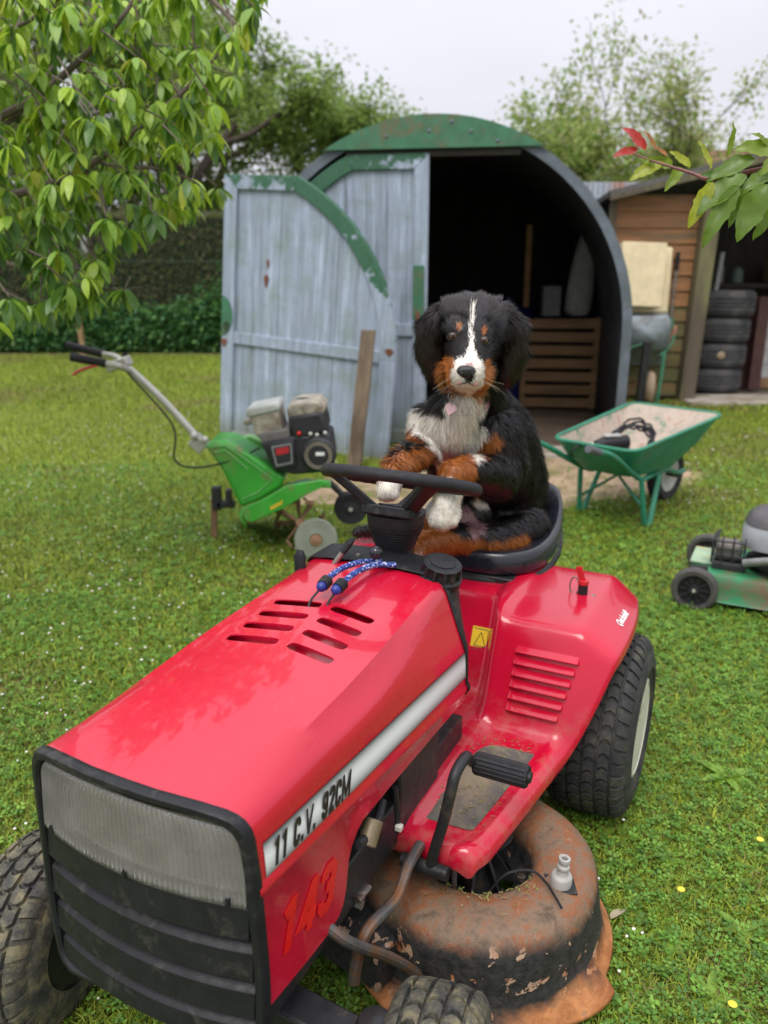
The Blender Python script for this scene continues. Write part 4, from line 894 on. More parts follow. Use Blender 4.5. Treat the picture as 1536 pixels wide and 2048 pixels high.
# --- wheels
def tyre_r(s_, Rr, w, rim):
    a = abs(s_) / (w / 2)
    return Rr - .010 * a ** 2 - (.030 * max(0, (a - .72) / .28) ** 2)
def make_wheel(Rr, w, rim, N, cols, lugh, mat, name='wheel', chev=.018, gap=.16):
    root = bpy.data.objects.new(name, None); root.empty_display_size = .1; COL.objects.link(root)
    b = MB(); prof = []
    for s_ in np.linspace(-1, 1, 19): prof.append((tyre_r(s_ * w / 2, Rr, w, rim) - lugh, s_ * w / 2))
    side = [(Rr - .058, .518), (Rr - .085, .525), (lerp(rim, Rr, .35), .51), (rim + .018, .46), (rim + .004, .43), (rim, .40)]
    prof = [(r_, -k * w) for r_, k in reversed(side)] + prof + [(r_, k * w) for r_, k in side]
    m = Matrix.Rotation(R(-90), 4, 'X')
    b.lathe(prof, 72, m, closed=True)
    def P(th, s_, h): r_ = tyre_r(s_, Rr, w, rim) - lugh + h; return (r_ * math.cos(th), s_, r_ * math.sin(th))
    cw = w * .98 / cols
    for j in range(cols):
        s0 = -w * .49 + j * cw; edge = j in (0, cols - 1)
        for i in range(N):
            th0 = 2 * math.pi * (i + .5 * (j % 2)) / N; dl = 2 * math.pi / N
            pts = []
            for h, sh in ((-.001, 0), (lugh, .0012)):
                for a in range(4):
                    f = a / 3; s_ = lerp(s0 + cw * gap * .4 + sh, s0 + cw * (1 - gap * .4) - sh, f)
                    z_ = chev * (1 - abs(2 * f - 1)) / Rr if not edge else chev * .7 * (f if j == 0 else 1 - f) / Rr
                    for e in (0, 1):
                        th = th0 + z_ + (dl * gap * .55 + sh / Rr if e == 0 else dl * (1 - gap * .55) - sh / Rr)
                        pts.append(P(th, s_, h))
            fs = [(8 + 2 * a, 8 + 2 * a + 1, 8 + 2 * a + 3, 8 + 2 * a + 2) for a in range(3)]
            for a in range(3): fs += [(2 * a, 2 * a + 2, 10 + 2 * a, 8 + 2 * a), (2 * a + 1, 9 + 2 * a, 11 + 2 * a, 2 * a + 3)]
            fs += [(0, 8, 9, 1), (6, 7, 15, 14)]
            b.add(pts, fs)
    tyre = b.build('tyre', mat, root, smooth=30)
    b = MB(); hw = w * .455
    b.lathe([(rim + .012, hw + .006), (rim + .004, hw + .008), (rim - .004, hw), (rim - .012, hw - .03), (rim - .018, hw * .62), (rim * .5, hw * .45), (rim * .35, hw * .4), (.0, hw * .4), (.0, -hw * .4), (rim * .35, -hw * .4), (rim - .02, -hw * .4), (rim - .01, -hw), (rim + .012, -hw - .006)], 48, m)
    rimo = b.build('rim', CREAM if mat is TYREM else BLKM, root, smooth=45)
    b = MB(); b.lathe([(0, hw * .4), (.024, hw * .4), (.022, hw * .75), (0, hw * .78)], 20, m); b.build('hub_cap', BLK, rimo)
    return root
rw = make_wheel(.252, .215, .122, 44, 6, .008, TYREM, 'rear_wheel', .012, .2); rw.parent = mower; rw.location = (0, .435, .250)
rw2 = copy_tree(rw, mower); rw2.location = (0, -.435, .250); rw2.rotation_euler = (0, R(7), R(180))
fw = make_wheel(.183, .158, .080, 30, 5, .010, TYREF, 'front_wheel', .012, .2); fw.parent = mower; fw.location = (1.165, .418, .180); fw.rotation_euler = (0, R(5), R(10))
fw2 = copy_tree(fw, mower); fw2.location = (1.165, -.418, .180); fw2.rotation_euler = (0, R(3), R(190))
b = MB(); b.tube([(0, -.40, .25), (0, .40, .25)], .02, 12); b.box((0, 0, .27), (.2, .34, .16)); b.build('rear_axle', BLKM, mower, bevel=.01)

# --- chassis, front axle, linkages
ch = MB(); ch.box((.83, .175, .365), (.82, .012, .10)); ch.box((.83, .160, .412), (.82, .04, .010)); ch.build('chassis_rail', BLKM, mower, bevel=.003)
ch = MB(); ch.box((.83, -.175, .365), (.82, .012, .10)); ch.box((.83, -.160, .412), (.82, .04, .010)); ch.build('chassis_rail', BLKM, mower, bevel=.003)
b = MB(); b.box((.69, .18, .445), (.20, .02, .20)); b.build('side_panel', BLKM, mower, bevel=.006)
b = MB(); b.box((.72, 0, .36), (.10, .30, .12)); b.build('cross_member', BLKM, mower, bevel=.006)
b = MB(); b.loft([[(1.165 + dx, y, z + dz) for dx, dz in ((-.032, -.035), (.032, -.035), (.032, .035), (-.032, .035))] for y, z in ((-.35, .235), (-.16, .25), (0, .275), (.16, .25), (.35, .235))], True, True)
axb = b.build('front_axle', BLKM, mower, bevel=.006)
for sgn in (1, -1):
    b = MB(); b.lathe([(0, -.07), (.024, -.07), (.024, .055), (.030, .06), (.031, .074), (.026, .084), (.014, .089), (0, .090)], 20, Matrix.Translation((1.165, sgn * .325, .235))); b.build('kingpin', BLKM, axb, smooth=40)
    b = MB(); b.tube([(1.165, sgn * .33, .195), (1.165, sgn * .42, .195)], .012, 10); b.build('stub_axle', BLKM, axb)
def path(ps): return [Vector(p) for p in ps]
b = MB(); b.tube(smooth_path([TL(840, 1690, 'y', .235), TL(815, 1735, 'y', .24), TL(790, 1800, 'y', .245), TL(735, 1860, 'y', .235), TL(712, 1930, 'y', .225), TL(708, 1965, 'y', .225)], 6), .011, 10); b.build('lift_rod', RODM, mower)
b = MB(); b.tube(smooth_path([TL(650, 1850, 'y', .20), TL(700, 1885, 'y', .235), TL(780, 1915, 'y', .265), TL(830, 1945, 'y', .285), TL(845, 1972, 'y', .29)], 6), .010, 10); b.build('tie_rod', RODM, mower)
b = MB(); b.tube(smooth_path([TL(765, 1600, 'y', .20), TL(755, 1640, 'y', .205), TL(735, 1672, 'y', .21), TL(715, 1690, 'y', .212)], 6), .009, 10); fl = b.build('fuel_hose', RUB, mower)
p = TL(738, 1672, 'y', .212); b = MB(); b.tube([p + Vector((-.02, 0, .022)), p + Vector((.012, 0, -.012))], .018, 14); b.build('fuel_filter', M('brass_filter', (.22, .17, .1), .45, .4, .3, 30), mower, bevel=.003)
b = MB(); b.tube([TL(790, 1575, 'y', .205), TL(798, 1660, 'y', .205)], .006, 8); sr = b.build('stay_rod', BLKM, mower)
b = MB(); b.box(TL(798, 1655, 'y', .21), (.014, .014, .012)); b.build('nut', CREAM, sr, bevel=.002)
b = MB(); b.tube([TL(712, 1800, 'y', .186), TL(735, 1772, 'y', .186)], .010, 10, flat=.5); bk = b.build('hood_latch', STEEL, mower)
b = MB(); b.lathe([(0, 0), (.010, 0), (.010, .012), (0, .012)], 6, Matrix.Translation(TL(713, 1806, 'y', .182)) @ Matrix.Rotation(R(-90), 4, 'X')); b.build('bolt', STEEL, bk)
# --- clutch pedal
b = MB(); b.tube(smooth_path([(.80, .262, .300), (.80, .268, .335), (.80, .288, .42), (.80, .300, .485), (.785, .304, .522), (.74, .306, .530), (.70, .300, .502), (.675, .300, .478), (.668, .315, .474), (.668, .42, .474)], 6), .0115, 12)
ped = b.build('clutch_pedal', BLKM, mower)
b = MB(); n_ = 60; rings = []
for y in (.302, .306, .410, .414):
    rings.append([(.668 + (.024 - (.0022 if (k % 4) < 1 and .303 < y < .413 else 0) - (.003 if y in (.302, .414) else 0)) * math.cos(2 * math.pi * k / n_), y, .474 + (.024 - (.0022 if (k % 4) < 1 and .303 < y < .413 else 0) - (.003 if y in (.302, .414) else 0)) * math.sin(2 * math.pi * k / n_)) for k in range(n_)])
b.loft(rings, True, True); b.build('pedal_rubber', RUB, ped, smooth=25)
b = MB(); b.tube([(.80, .20, .298), (.80, .30, .298)], .015, 12); b.build('pedal_pivot', BLKM, ped)

# --- rusty cutting deck
q = NT('rusty_deck'); v = q.coord(); g = q.sep(v)
n1 = q.noise(v, 7, 6, .65, .6); n2 = q.noise(v, 19, 5, .7, .3); n3 = q.noise(v, 60, 4, .7)
tan = q.ramp(n2, [(.30, (.09, .058, .036)), (.46, (.19, .125, .078)), (.58, (.24, .085, .032)), (.70, (.27, .18, .115))])
black = q.ramp(n3, [(.4, (.016, .016, .017)), (.7, (.04, .037, .033))])
chip = q.ramp(q.noise(v, 21, 4, .6, .5), [(.60, 0), (.62, 1)], 'LINEAR')
side = q.mix(chip, black, q.ramp(n2, [(.35, (.33, .11, .035)), (.52, (.45, .30, .21)), (.7, (.20, .15, .10))]))
hgt = q.math('ADD', g['Z'], q.math('MULTIPLY', q.math('SUBTRACT', n1, .5), .07))
low = q.ramp(q.math('ADD', g['Z'], q.math('MULTIPLY', q.math('SUBTRACT', n1, .5), .10)), [(.055, 1), (.085, 0)])
colr_ = q.mix(q.ramp(hgt, [(.188, 0), (.214, 1)]), q.mix(low, side, q.ramp(n2, [(.35, (.30, .10, .03)), (.6, (.48, .20, .07)), (.75, (.2, .13, .09))])), tan)
q.set(colr_, q.ramp(n3, [(.3, .42), (.7, .85)]), 0, 0, .4)
q.bump(q.math('ADD', n3, q.math('MULTIPLY', n2, .7)), .5, .006); DECK = q.m
DC = (.622, .298)
def deck_dome(cx, cy):
    b = MB(); rings = []
    for r_, z in ((.085, .150), (.104, .153), (.114, .165), (.121, .200), (.129, .222), (.142, .232), (.175, .236), (.212, .234), (.234, .228), (.250, .216), (.261, .198), (.267, .172), (.270, .125), (.274, .085), (.284, .062), (.300, .046), (.303, .040)):
        ring = []
        for k in range(72):
            a = 2 * math.pi * k / 72; fl = 1.0
            rr_ = r_
            if r_ > .28 and -1.2 < a - (2 * math.pi if a > math.pi else 0) < 1.4: rr_ = r_ + .014 * (1 + math.sin(a * 5 + 1))
            n = mnoise.noise(Vector((math.cos(a) * 2 + cx * 9, math.sin(a) * 2, z * 9))) * .005
            ring.append((cx + (rr_ + n) * math.cos(a), cy + (rr_ + n) * math.sin(a), z + n * .6))
        rings.append(ring)
    b.loft(rings, True); return b
deck = deck_dome(*DC).build('cutting_deck', DECK, mower, smooth=60, solid=.003)
deck2 = deck_dome(.622, -.24).build('cutting_deck', DECK, mower, smooth=60, solid=.003)
b = MB(); b.prism([(p.x, p.y) for p in rounded([(.44, -.2), (.44, .2), (.50, .34), (.80, .34), (.88, .16), (.90, 0), (.86, -.2)], [.05] * 7, 4)], .148, .152)
b.build('deck_plate', DECK, deck, bevel=.001)
b = MB(); b.box((.86, .10, .13), (.10, .25, .10), Matrix.Rotation(R(-12), 3, 'Z')); b.build('front_skirt', DECK, deck, bevel=.01)
b = MB(); b.lathe([(0, .15), (.052, .15), (.050, .165), (.030, .19), (.026, .29), (.05, .262), (.074, .268), (.074, .272), (.06, .276), (.06, .282), (.074, .286), (.074, .290), (0, .291)], 36, Matrix.Translation((DC[0] - .01, DC[1] + .0, 0)))
sp = b.build('spindle', BLKM, deck, smooth=40)
for k in range(8):
    a = 2 * math.pi * k / 8 + .2; m = Matrix.Translation((DC[0] - .01, DC[1], 0)) @ Matrix.Rotation(a, 4, 'Z')
    b = MB(); b.add([m @ Vector(p_) for p_ in ((.028, -.003, .151), (.085, -.003, .151), (.028, -.003, .235), (.028, .003, .151), (.085, .003, .151), (.028, .003, .235))], [(0, 1, 2), (5, 4, 3), (0, 3, 4, 1), (1, 4, 5, 2), (2, 5, 3, 0)]); b.build('spindle_fin', BLKM, sp, smooth=0)
for a in (.2, 1.8, 3.4, 5.0):
    b = MB(); b.lathe([(0, 0), (.010, 0), (.010, .010), (0, .010)], 6, Matrix.Translation((DC[0] - .01 + .096 * math.cos(a), DC[1] + .096 * math.sin(a), .156))); b.build('bolt', STEEL, deck)
b = MB(); b.tube([(DC[0] + .07, DC[1] + .02, .279), (DC[0] + .06, DC[1] - .1, .279), (DC[0] + .0, DC[1] - .42, .279)], .008, 8, flat=.6); b.build('drive_belt', RUB, deck)
b = MB(); b.tube([(.735, .285, .33), (.735, .29, .20), (.74, .292, .16)], .006, 8); b.build('hanger_rod', RODM, deck)
# hose fitting
m = Matrix.Translation((.652, .490, .232)) @ Matrix.Rotation(R(-4), 4, 'X')
b = MB(); b.lathe([(0, 0), (.022, 0), (.022, .022), (.019, .026), (.013, .028), (.010, .034), (.010, .040), (.013, .043), (.013, .048), (.0095, .051), (.0095, .058), (.0125, .061), (.012, .067), (.008, .068), (.006, .066), (.006, .05), (0, .05)], 24, m); hf = b.build('hose_fitting', GREYP, deck, smooth=40)
b = MB(); b.box((.652, .490, .232), (.055, .06, .006), Matrix.Rotation(R(25), 3, 'Z')); b.build('fitting_plate', BLKM, hf, bevel=.002)
b = MB(); b.tube(smooth_path([(.70, .35, .19), (.685, .385, .243), (.66, .43, .249), (.675, .465, .246), (.70, .49, .243), (.72, .51, .238)], 6), .0028, 6); b.build('thin_wire', RUB, deck)

# grass clippings caught on the deck and footboard
rc_ = np.random.default_rng(77); n_ = 420; a_ = rc_.uniform(-2.6, 1.2, n_); rr_ = rc_.normal(.125, .03, n_); near_ = rc_.random(n_) < .3
px_ = np.where(near_, rc_.uniform(.36, .70, n_), DC[0] + rr_ * np.cos(a_)); py_ = np.where(near_, rc_.uniform(.20, .34, n_), DC[1] + rr_ * np.sin(a_)); pz_ = np.where(near_, .3495, np.interp(rr_, [.08, .104, .121, .142, .2], [.155, .157, .205, .238, .24]))
P_ = np.stack([px_, py_, pz_ + .002], 1); an_ = rc_.uniform(0, 6.28, n_); l_ = rc_.uniform(.004, .013, n_); d_ = np.stack([np.cos(an_) * l_, np.sin(an_) * l_, rc_.normal(0, .002, n_)], 1); s_ = np.stack([-np.sin(an_), np.cos(an_), np.zeros(n_)], 1) * .0011
V = np.stack([P_ - s_, P_ + s_, P_ + d_ + s_, P_ + d_ - s_], 1).reshape(-1, 3); Fc = np.arange(n_)[:, None] * 4 + [0, 1, 2, 3]
cl_ = np.array([(.20, .24, .05), (.30, .24, .10), (.14, .18, .04), (.26, .20, .09)])[rc_.integers(0, 4, n_)]
mesh_np('grass_clippings', V, Fc, M_vcol('dry_clippings', .8), mower, False, np.repeat(cl_, 4, 0))['kind'] = 'stuff'

# --- two bungee cords hooked over the hood
q = NT('bungee_braid'); v = q.coord()
q.set(q.ramp(q.noise(v, 170, 2), [(.46, (.015, .035, .20)), (.55, (.03, .08, .34)), (.63, (.55, .6, .7))]), .75); BUNG = q.m
BLUEB = M('blue_plastic', (.015, .03, .22), .35)
def surf_z(x, y): 
    h = hood_section(x); return float(np.interp(-abs(y), [-p[0] for p in h], [p[1] for p in h]))
for lab, hk, wrap, cord in (('blue flecked bungee cord on the hood, nearer the fuel cap', (656, 1206), (678, 1174), [(692, 1160), (715, 1143), (750, 1130), (790, 1130)]),
                            ('blue flecked bungee cord on the hood, farther from the fuel cap', (622, 1200), (648, 1168), [(664, 1150), (690, 1134), (725, 1124), (762, 1124)])):
    root = thing('bungee_cord', lab, 'bungee cord', (TX, TY, 0), TH, 'bungee cords on the hood')
    P0 = TL(*hk, 'z', .795); P1 = TL(*wrap, 'z', .823)
    pts = [TL(u, v_, 'z', z) for (u, v_), z in zip(cord, (.828, .832, .828, .818))]
    b = MB(); b.tube(smooth_path([P1] + pts, 8), .0065, 10); b.build('cord', BUNG, root)
    b = MB(); ax = (P1 - P0).normalized(); b.tube(smooth_path([P0 + Vector((.01, 0, -.012)), P0, P0.lerp(P1, .6), P1], 6), .0026, 8); b.build('hook', BLKM, root)
    b = MB(); d = (pts[0] - P1).normalized(); b.ball(P1 - d * .012, (.011, .011, .011)); b.build('end_ball', BLUEB, root)
    b = MB()
    for k in range(4): 
        c_ = P1 + d * (-.004 + .006 * k); u_ = d.orthogonal().normalized(); w_ = d.cross(u_)
        b.tube([c_ + (u_ * math.cos(a) + w_ * math.sin(a)) * .011 for a in (2 * math.pi * j / 16 for j in range(16))], .0028, 6, True)
    b.build('wire_binding', BLKM, root)

# ================================================================ the puppy
dog = thing('puppy', 'fluffy black, white and tan puppy sitting on the mower seat, paws on the steering wheel', 'dog', TW(-.15, 0, .67))
DOGO = Vector(dog.location)
def chain(b, pts, n=18):
    """a limb of overlapping balls along the joints"""
    for (u0, v0, Y0, r0), (u1, v1, Y1, r1) in zip(pts[:-1], pts[1:]):
        A, B = at(u0, v0, Y0), at(u1, v1, Y1); m = max(2, int((B - A).length / (.35 * min(r0, r1))))
        for k in range(m + 1):
            t = k / m; b.ball(A.lerp(B, t) - DOGO, lerp(r0, r1, t), 14, 10)
b = MB()
chain(b, [(1012, 1020, 2.40, .118), (1008, 960, 2.40, .128), (990, 880, 2.34, .118), (950, 820, 2.26, .095), (940, 790, 2.22, .082), (940, 740, 2.17, .076), (943, 690, 2.13, .085)])
chain(b, [(1000, 940, 2.36, .12), (915, 868, 2.20, .098), (895, 858, 2.17, .080)])
chain(b, [(930, 960, 2.30, .10), (910, 880, 2.2, .085)])
chain(b, [(1040, 1050, 2.40, .085), (1000, 1050, 2.34, .09)])
chain(b, [(934, 782, 2.075, .046), (918, 812, 2.085, .058), (900, 848, 2.11, .070)])
# head
chain(b, [(925, 660, 2.11, .080), (963, 664, 2.11, .080)]); chain(b, [(943, 650, 2.12, .072), (943, 690, 2.07, .070)])
chain(b, [(940, 700, 2.05, .062), (936, 736, 1.985, .049), (935, 746, 1.955, .042)])
chain(b, [(910, 740, 2.03, .037), (915, 758, 1.972, .029)]); chain(b, [(963, 744, 2.03, .037), (957, 761, 1.972, .029)])
chain(b, [(936, 770, 1.99, .028), (936, 766, 1.96, .024)])
chain(b, [(910, 660, 2.05, .030), (918, 655, 2.045, .026)]); chain(b, [(968, 667, 2.05, .030), (962, 662, 2.045, .026)])
# ears: broad soft flaps
chain(b, [(893, 632, 2.12, .034), (870, 658, 2.11, .040), (864, 695, 2.10, .036), (872, 728, 2.09, .026), (880, 745, 2.085, .016)])
chain(b, [(994, 630, 2.12, .034), (1018, 658, 2.11, .040), (1024, 697, 2.10, .036), (1016, 732, 2.09, .026), (1008, 750, 2.085, .016)])
chain(b, [(878, 640, 2.10, .03), (884, 700, 2.09, .022)]); chain(b, [(1004, 640, 2.10, .03), (1003, 705, 2.09, .022)])
# forelegs
chain(b, [(868, 850, 2.17, .062), (856, 890, 2.12, .048), (838, 908, 2.06, .038), (808, 922, 1.985, .032), (788, 942, 1.94, .029), (779, 966, 1.91, .031), (774, 982, 1.885, .026)])
chain(b, [(988, 872, 2.20, .075), (1003, 930, 2.17, .066), (995, 958, 2.12, .058), (945, 945, 2.03, .045), (908, 950, 1.985, .038), (896, 985, 1.965, .033), (891, 1018, 1.95, .036), (884, 1040, 1.93, .027)])
for du in (-20, -7, 7, 19): chain(b, [(890 + du, 1025, 1.945, .018), (887 + du * 1.05, 1050 - abs(du) * .35, 1.925, .013)])
for du in (-12, 0, 12): chain(b, [(778 + du, 975, 1.9, .014), (775 + du, 990, 1.875, .012)])
# hind leg nearest us, the other behind, tail
chain(b, [(1055, 1055, 2.30, .062), (1010, 1078, 2.22, .052), (960, 1082, 2.17, .042), (905, 1078, 2.12, .036), (860, 1084, 2.07, .031), (832, 1093, 2.04, .026)])
chain(b, [(858, 1060, 2.16, .034), (838, 1072, 2.12, .028)])
chain(b, [(930, 1030, 2.25, .07), (880, 1055, 2.2, .045)])
chain(b, [(960, 1060, 2.5, .035), (860, 1062, 2.47, .028), (780, 1058, 2.44, .020), (725, 1060, 2.42, .013), (706, 1064, 2.41, .007)])
tmp = b.build('dog_tmp', None, None, smooth=0)
md = tmp.modifiers.new('r', 'REMESH'); md.mode = 'VOXEL'; md.voxel_size = .0058; md.adaptivity = 0
ms = tmp.modifiers.new('s', 'SMOOTH'); ms.iterations = 4; ms.factor = .5
bpy.context.view_layer.update()
dme = bpy.data.meshes.new_from_object(tmp.evaluated_get(bpy.context.evaluated_depsgraph_get())); bpy.data.objects.remove(tmp)
nv = len(dme.vertices); DV = np.empty(nv * 3, np.float32); dme.vertices.foreach_get('co', DV); DV = DV.reshape(-1, 3)
DN = np.empty(nv * 3, np.float32); dme.vertices.foreach_get('normal', DN); DN = DN.reshape(-1, 3)
# coat pattern: patches given on the dog in its own frame (x across, z up), front side or all round
BLACKF, WHITEF, TANF, PINKF = (.0100, .0082, .0080), (.93, .87, .77), (.40, .125, .025), (.42, .24, .24)
def loc2(u, v_, Y): return np.array(at(u, v_, Y) - DOGO)
PATCH = [  # colour, Y range, strokes of (u, v, Y, radius)
 (WHITEF, (None, 2.19), [(838, 846, 2.1, .024), (875, 858, 2.1, .050), (915, 870, 2.1, .056), (945, 878, 2.1, .040)]),
 (WHITEF, (None, 2.19), [(905, 818, 2.1, .022), (915, 842, 2.1, .048), (885, 865, 2.1, .05)]), (WHITEF, (None, 2.19), [(888, 870, 2.1, .045), (886, 905, 2.1, .026), (890, 930, 2.1, .018)]),
 (WHITEF, (None, 2.16), [(945, 800, 2.1, .030), (962, 806, 2.1, .020)]), (WHITEF, (None, 2.15), [(908, 800, 2.1, .022), (925, 788, 2.1, .030), (942, 800, 2.1, .030)]),
 (TANF, (None, 2.17), [(828, 864, 2.1, .008), (830, 872, 2.1, .008)]), (TANF, (None, 2.17), [(962, 885, 2.15, .020), (985, 872, 2.15, .020)]),
 (TANF, (None, 2.13), [(780, 942, 1.95, .026), (808, 926, 1.98, .032), (840, 916, 2.0, .026)]), (TANF, (None, 2.06), [(900, 945, 1.98, .036), (922, 938, 2.0, .036)]),
 (WHITEF, (None, 2.0), [(772, 985, 1.9, .035), (795, 970, 1.92, .030)]), (WHITEF, (None, 2.03), [(892, 985, 1.95, .042), (888, 1050, 1.93, .05)]),
 (TANF, (None, 2.3), [(1040, 1070, 2.25, .026), (985, 1092, 2.18, .034), (930, 1090, 2.14, .034), (850, 1085, 2.07, .05)]), (TANF, (None, 2.2), [(835, 1060, 2.1, .05), (865, 1062, 2.1, .03)]),
 (WHITEF, (None, 2.06), [(828, 1104, 2.04, .015), (840, 1098, 2.04, .010)]),
 (PINKF, (None, 2.3), [(930, 1025, 2.2, .022), (945, 1042, 2.2, .020)]), (WHITEF, (None, 2.3), [(952, 1000, 2.2, .016), (968, 1008, 2.2, .012)]),
 (TANF, (None, 2.05), [(899, 722, 2.0, .010), (898, 740, 2.0, .018), (900, 765, 2.0, .020), (915, 780, 2.0, .018)]), (TANF, (None, 2.05), [(971, 726, 2.0, .010), (972, 744, 2.0, .018), (967, 768, 2.0, .020), (955, 783, 2.0, .016)]),
 (TANF, (None, 2.1), [(917, 651, 2.04, .0058), (917, 655, 2.04, .0055)]), (TANF, (None, 2.1), [(966, 659, 2.04, .0052), (965, 663, 2.04, .005)]),
 (WHITEF, (None, 2.2), [(945, 618, 2.05, .002), (943, 640, 2.05, .0038), (940, 665, 2.03, .0030), (940, 690, 2.01, .005), (938, 712, 2.0, .017)]),
 (WHITEF, (None, 2.05), [(922, 728, 1.97, .018), (952, 730, 1.97, .016)]), (WHITEF, (None, 2.05), [(914, 745, 1.96, .015), (916, 765, 1.96, .013)]), (WHITEF, (None, 2.05), [(955, 748, 1.96, .013), (953, 766, 1.96, .012)]), (WHITEF, (None, 2.02), [(925, 770, 1.96, .016), (946, 770, 1.96, .014)]),
 (PINKF, (None, 1.97), [(936, 726, 1.96, .006), (932, 726, 1.96, .005)])]
def coat(P, jit):
    """P (n,3) local points -> colour (n,3)"""
    c = np.tile(np.array(BLACKF), (len(P), 1)); Q = P + jit
    for colr, (ya, yb), st in PATCH:
        pts = [(loc2(u, v_, Y), r_) for u, v_, Y, r_ in st]
        d = np.full(len(P), 9.0)
        for (A, ra), (B, rb) in zip(pts[:-1], pts[1:]):
            ab = (B - A)[[0, 2]]; ap = Q[:, [0, 2]] - A[[0, 2]]; t = np.clip(ap @ ab / max(ab @ ab, 1e-9), 0, 1)
            d = np.minimum(d, np.linalg.norm(ap - t[:, None] * ab, axis=1) - (ra + (rb - ra) * t))
        m = d < 0
        if yb: m &= P[:, 1] + DOGO.y < yb
        c[m] = colr
    return c
NOSE = loc2(934, 742, 1.92)
r_ = np.random.default_rng(11)
cb = coat(DV, r_.normal(0, .002, DV.shape)) * .9
a_ = dme.color_attributes.new('Col', 'FLOAT_COLOR', 'POINT'); a_.data.foreach_set('color', np.hstack([cb, np.ones((nv, 1))]).astype(np.float32).ravel())
dme.shade_smooth(); dme.materials.clear(); dme.materials.append(M_vcol('dog_skin', .8)); body_d = bpy.data.objects.new('body', dme); COL.objects.link(body_d); body_d.parent = dog
# fur: tapered strands rooted all over the body
tri = []; dme.calc_loop_triangles(); T_ = np.empty(len(dme.loop_triangles) * 3, np.int32); dme.loop_triangles.foreach_get('vertices', T_); T_ = T_.reshape(-1, 3)
area = np.linalg.norm(np.cross(DV[T_[:, 1]] - DV[T_[:, 0]], DV[T_[:, 2]] - DV[T_[:, 0]]), axis=1)
NF = 230000
hd = DV[T_[:, 0]][:, 2] > loc2(940, 800, 2.1)[2]
wgt = area * np.where(hd, 2.2, 1.0); pick = r_.choice(len(T_), NF, p=wgt / wgt.sum())
w = r_.dirichlet((1, 1, 1), NF); Tp = T_[pick]
P = (DV[Tp] * w[:, :, None]).sum(1); Nn = (DN[Tp] * w[:, :, None]).sum(1); Nn /= np.linalg.norm(Nn, axis=1, keepdims=True)
zc = P[:, 2]; head = zc > loc2(940, 785, 2.05)[2]
head &= np.abs(P[:, 0] - loc2(943, 690, 2.1)[0]) < .17
dn = np.linalg.norm(P - NOSE, axis=1)
ear = head & ((P[:, 0] < loc2(886, 690, 2.1)[0]) | (P[:, 0] > loc2(1000, 690, 2.1)[0]))
crown = head & ~ear & (zc > loc2(940, 640, 2.1)[2])
face = head & ~ear & ~crown
leg = (~head) & ((P[:, 1] + DOGO.y < 2.13) & (zc < loc2(900, 900, 2.1)[2]))
chest = (~head) & (~leg) & (P[:, 1] + DOGO.y < 2.2)
flow = np.tile(np.array([.12, .0, -1.0]), (NF, 1))
fh = P - NOSE; fh /= np.linalg.norm(fh, axis=1, keepdims=True); flow[face | crown] = fh[face | crown]
flow[ear] = np.array([0, 0, -1.0]) + np.sign(P[ear][:, :1] - loc2(943, 690, 2.1)[0]) * np.array([.35, 0, 0])
tang = flow - (flow * Nn).sum(1, keepdims=True) * Nn; tang /= np.linalg.norm(tang, axis=1, keepdims=True) + 1e-6
Ln = np.full(NF, .019); fx_ = face | crown; tt_ = np.clip((dn[fx_] - .04) / .17, 0, 1); Ln[fx_] = .006 + .019 * tt_ * tt_ * (3 - 2 * tt_); Ln[ear] = .026; Ln[leg] = .015; Ln[chest] = .024
de = np.minimum(*[np.linalg.norm((P - loc2(u, v_, 2.04))[:, [0, 2]], axis=1) for u, v_ in ((906, 673), (968, 682))]); de[P[:, 1] + DOGO.y > 2.12] = 9; Ln *= np.clip((de - .007) / .02, .12, 1); db = np.minimum(*[np.linalg.norm((P - loc2(u, v_, 2.04))[:, [0, 2]], axis=1) for u, v_ in ((917, 653), (965, 661))]); Ln *= np.clip((db - .004) / .016, .4, 1)
paw = np.minimum(np.linalg.norm(P - loc2(889, 1032, 1.935), axis=1), np.linalg.norm(P - loc2(779, 980, 1.895), axis=1)); Ln = np.where(paw < .06, .0075, Ln)
Ln *= r_.uniform(.65, 1.3, NF); lift = np.full(NF, .75); lift[face] = np.where(dn[face] < .11, .16, .34); lift[leg] = .4; lift[ear] = .5; lift[crown] = .48
lift += r_.normal(0, .15, NF)
clump = np.stack([np.array([mnoise.noise(Vector(p) * 38 + Vector((k * 7.1, 0, 0))) for p in P]) for k in range(3)], 1)
D = tang + Nn * lift[:, None] + clump * np.where(face, .35, .62)[:, None] + r_.normal(0, .13, (NF, 3)); D /= np.linalg.norm(D, axis=1, keepdims=True)
S = np.cross(D, Nn + r_.normal(0, .35, (NF, 3))); S /= np.linalg.norm(S, axis=1, keepdims=True) + 1e-6
wd = np.where(face, .00055, .0007)[:, None]; L_ = Ln[:, None]
p0 = P - Nn * .001; p1 = P + D * L_ * .5; p2 = P + D * L_ + tang * L_ * .22 + np.array([0, 0, -.12]) * L_
V = np.stack([p0 - S * wd, p0 + S * wd, p1 - S * wd * .85, p1 + S * wd * .85, p2], 1).reshape(-1, 3)
i = np.arange(NF)[:, None] * 5; Fc = np.concatenate([i + [0, 1, 3], i + [0, 3, 2], i + [2, 3, 4]], 0)
fc = coat(P, r_.normal(0, .0022, P.shape)); blk = fc[:, 0] < .05
shade = r_.uniform(.7, 1.3, (NF, 1)); fc = fc * shade
brown = np.array([.055, .034, .027]); amt = np.clip(r_.normal(.25, .3, NF), 0, 1) * np.where(ear | crown, 1.5, .7); amt[face] *= .3
tipc = fc.copy(); tipc[blk] = fc[blk] * (1 - amt[blk, None]) + brown * amt[blk, None]
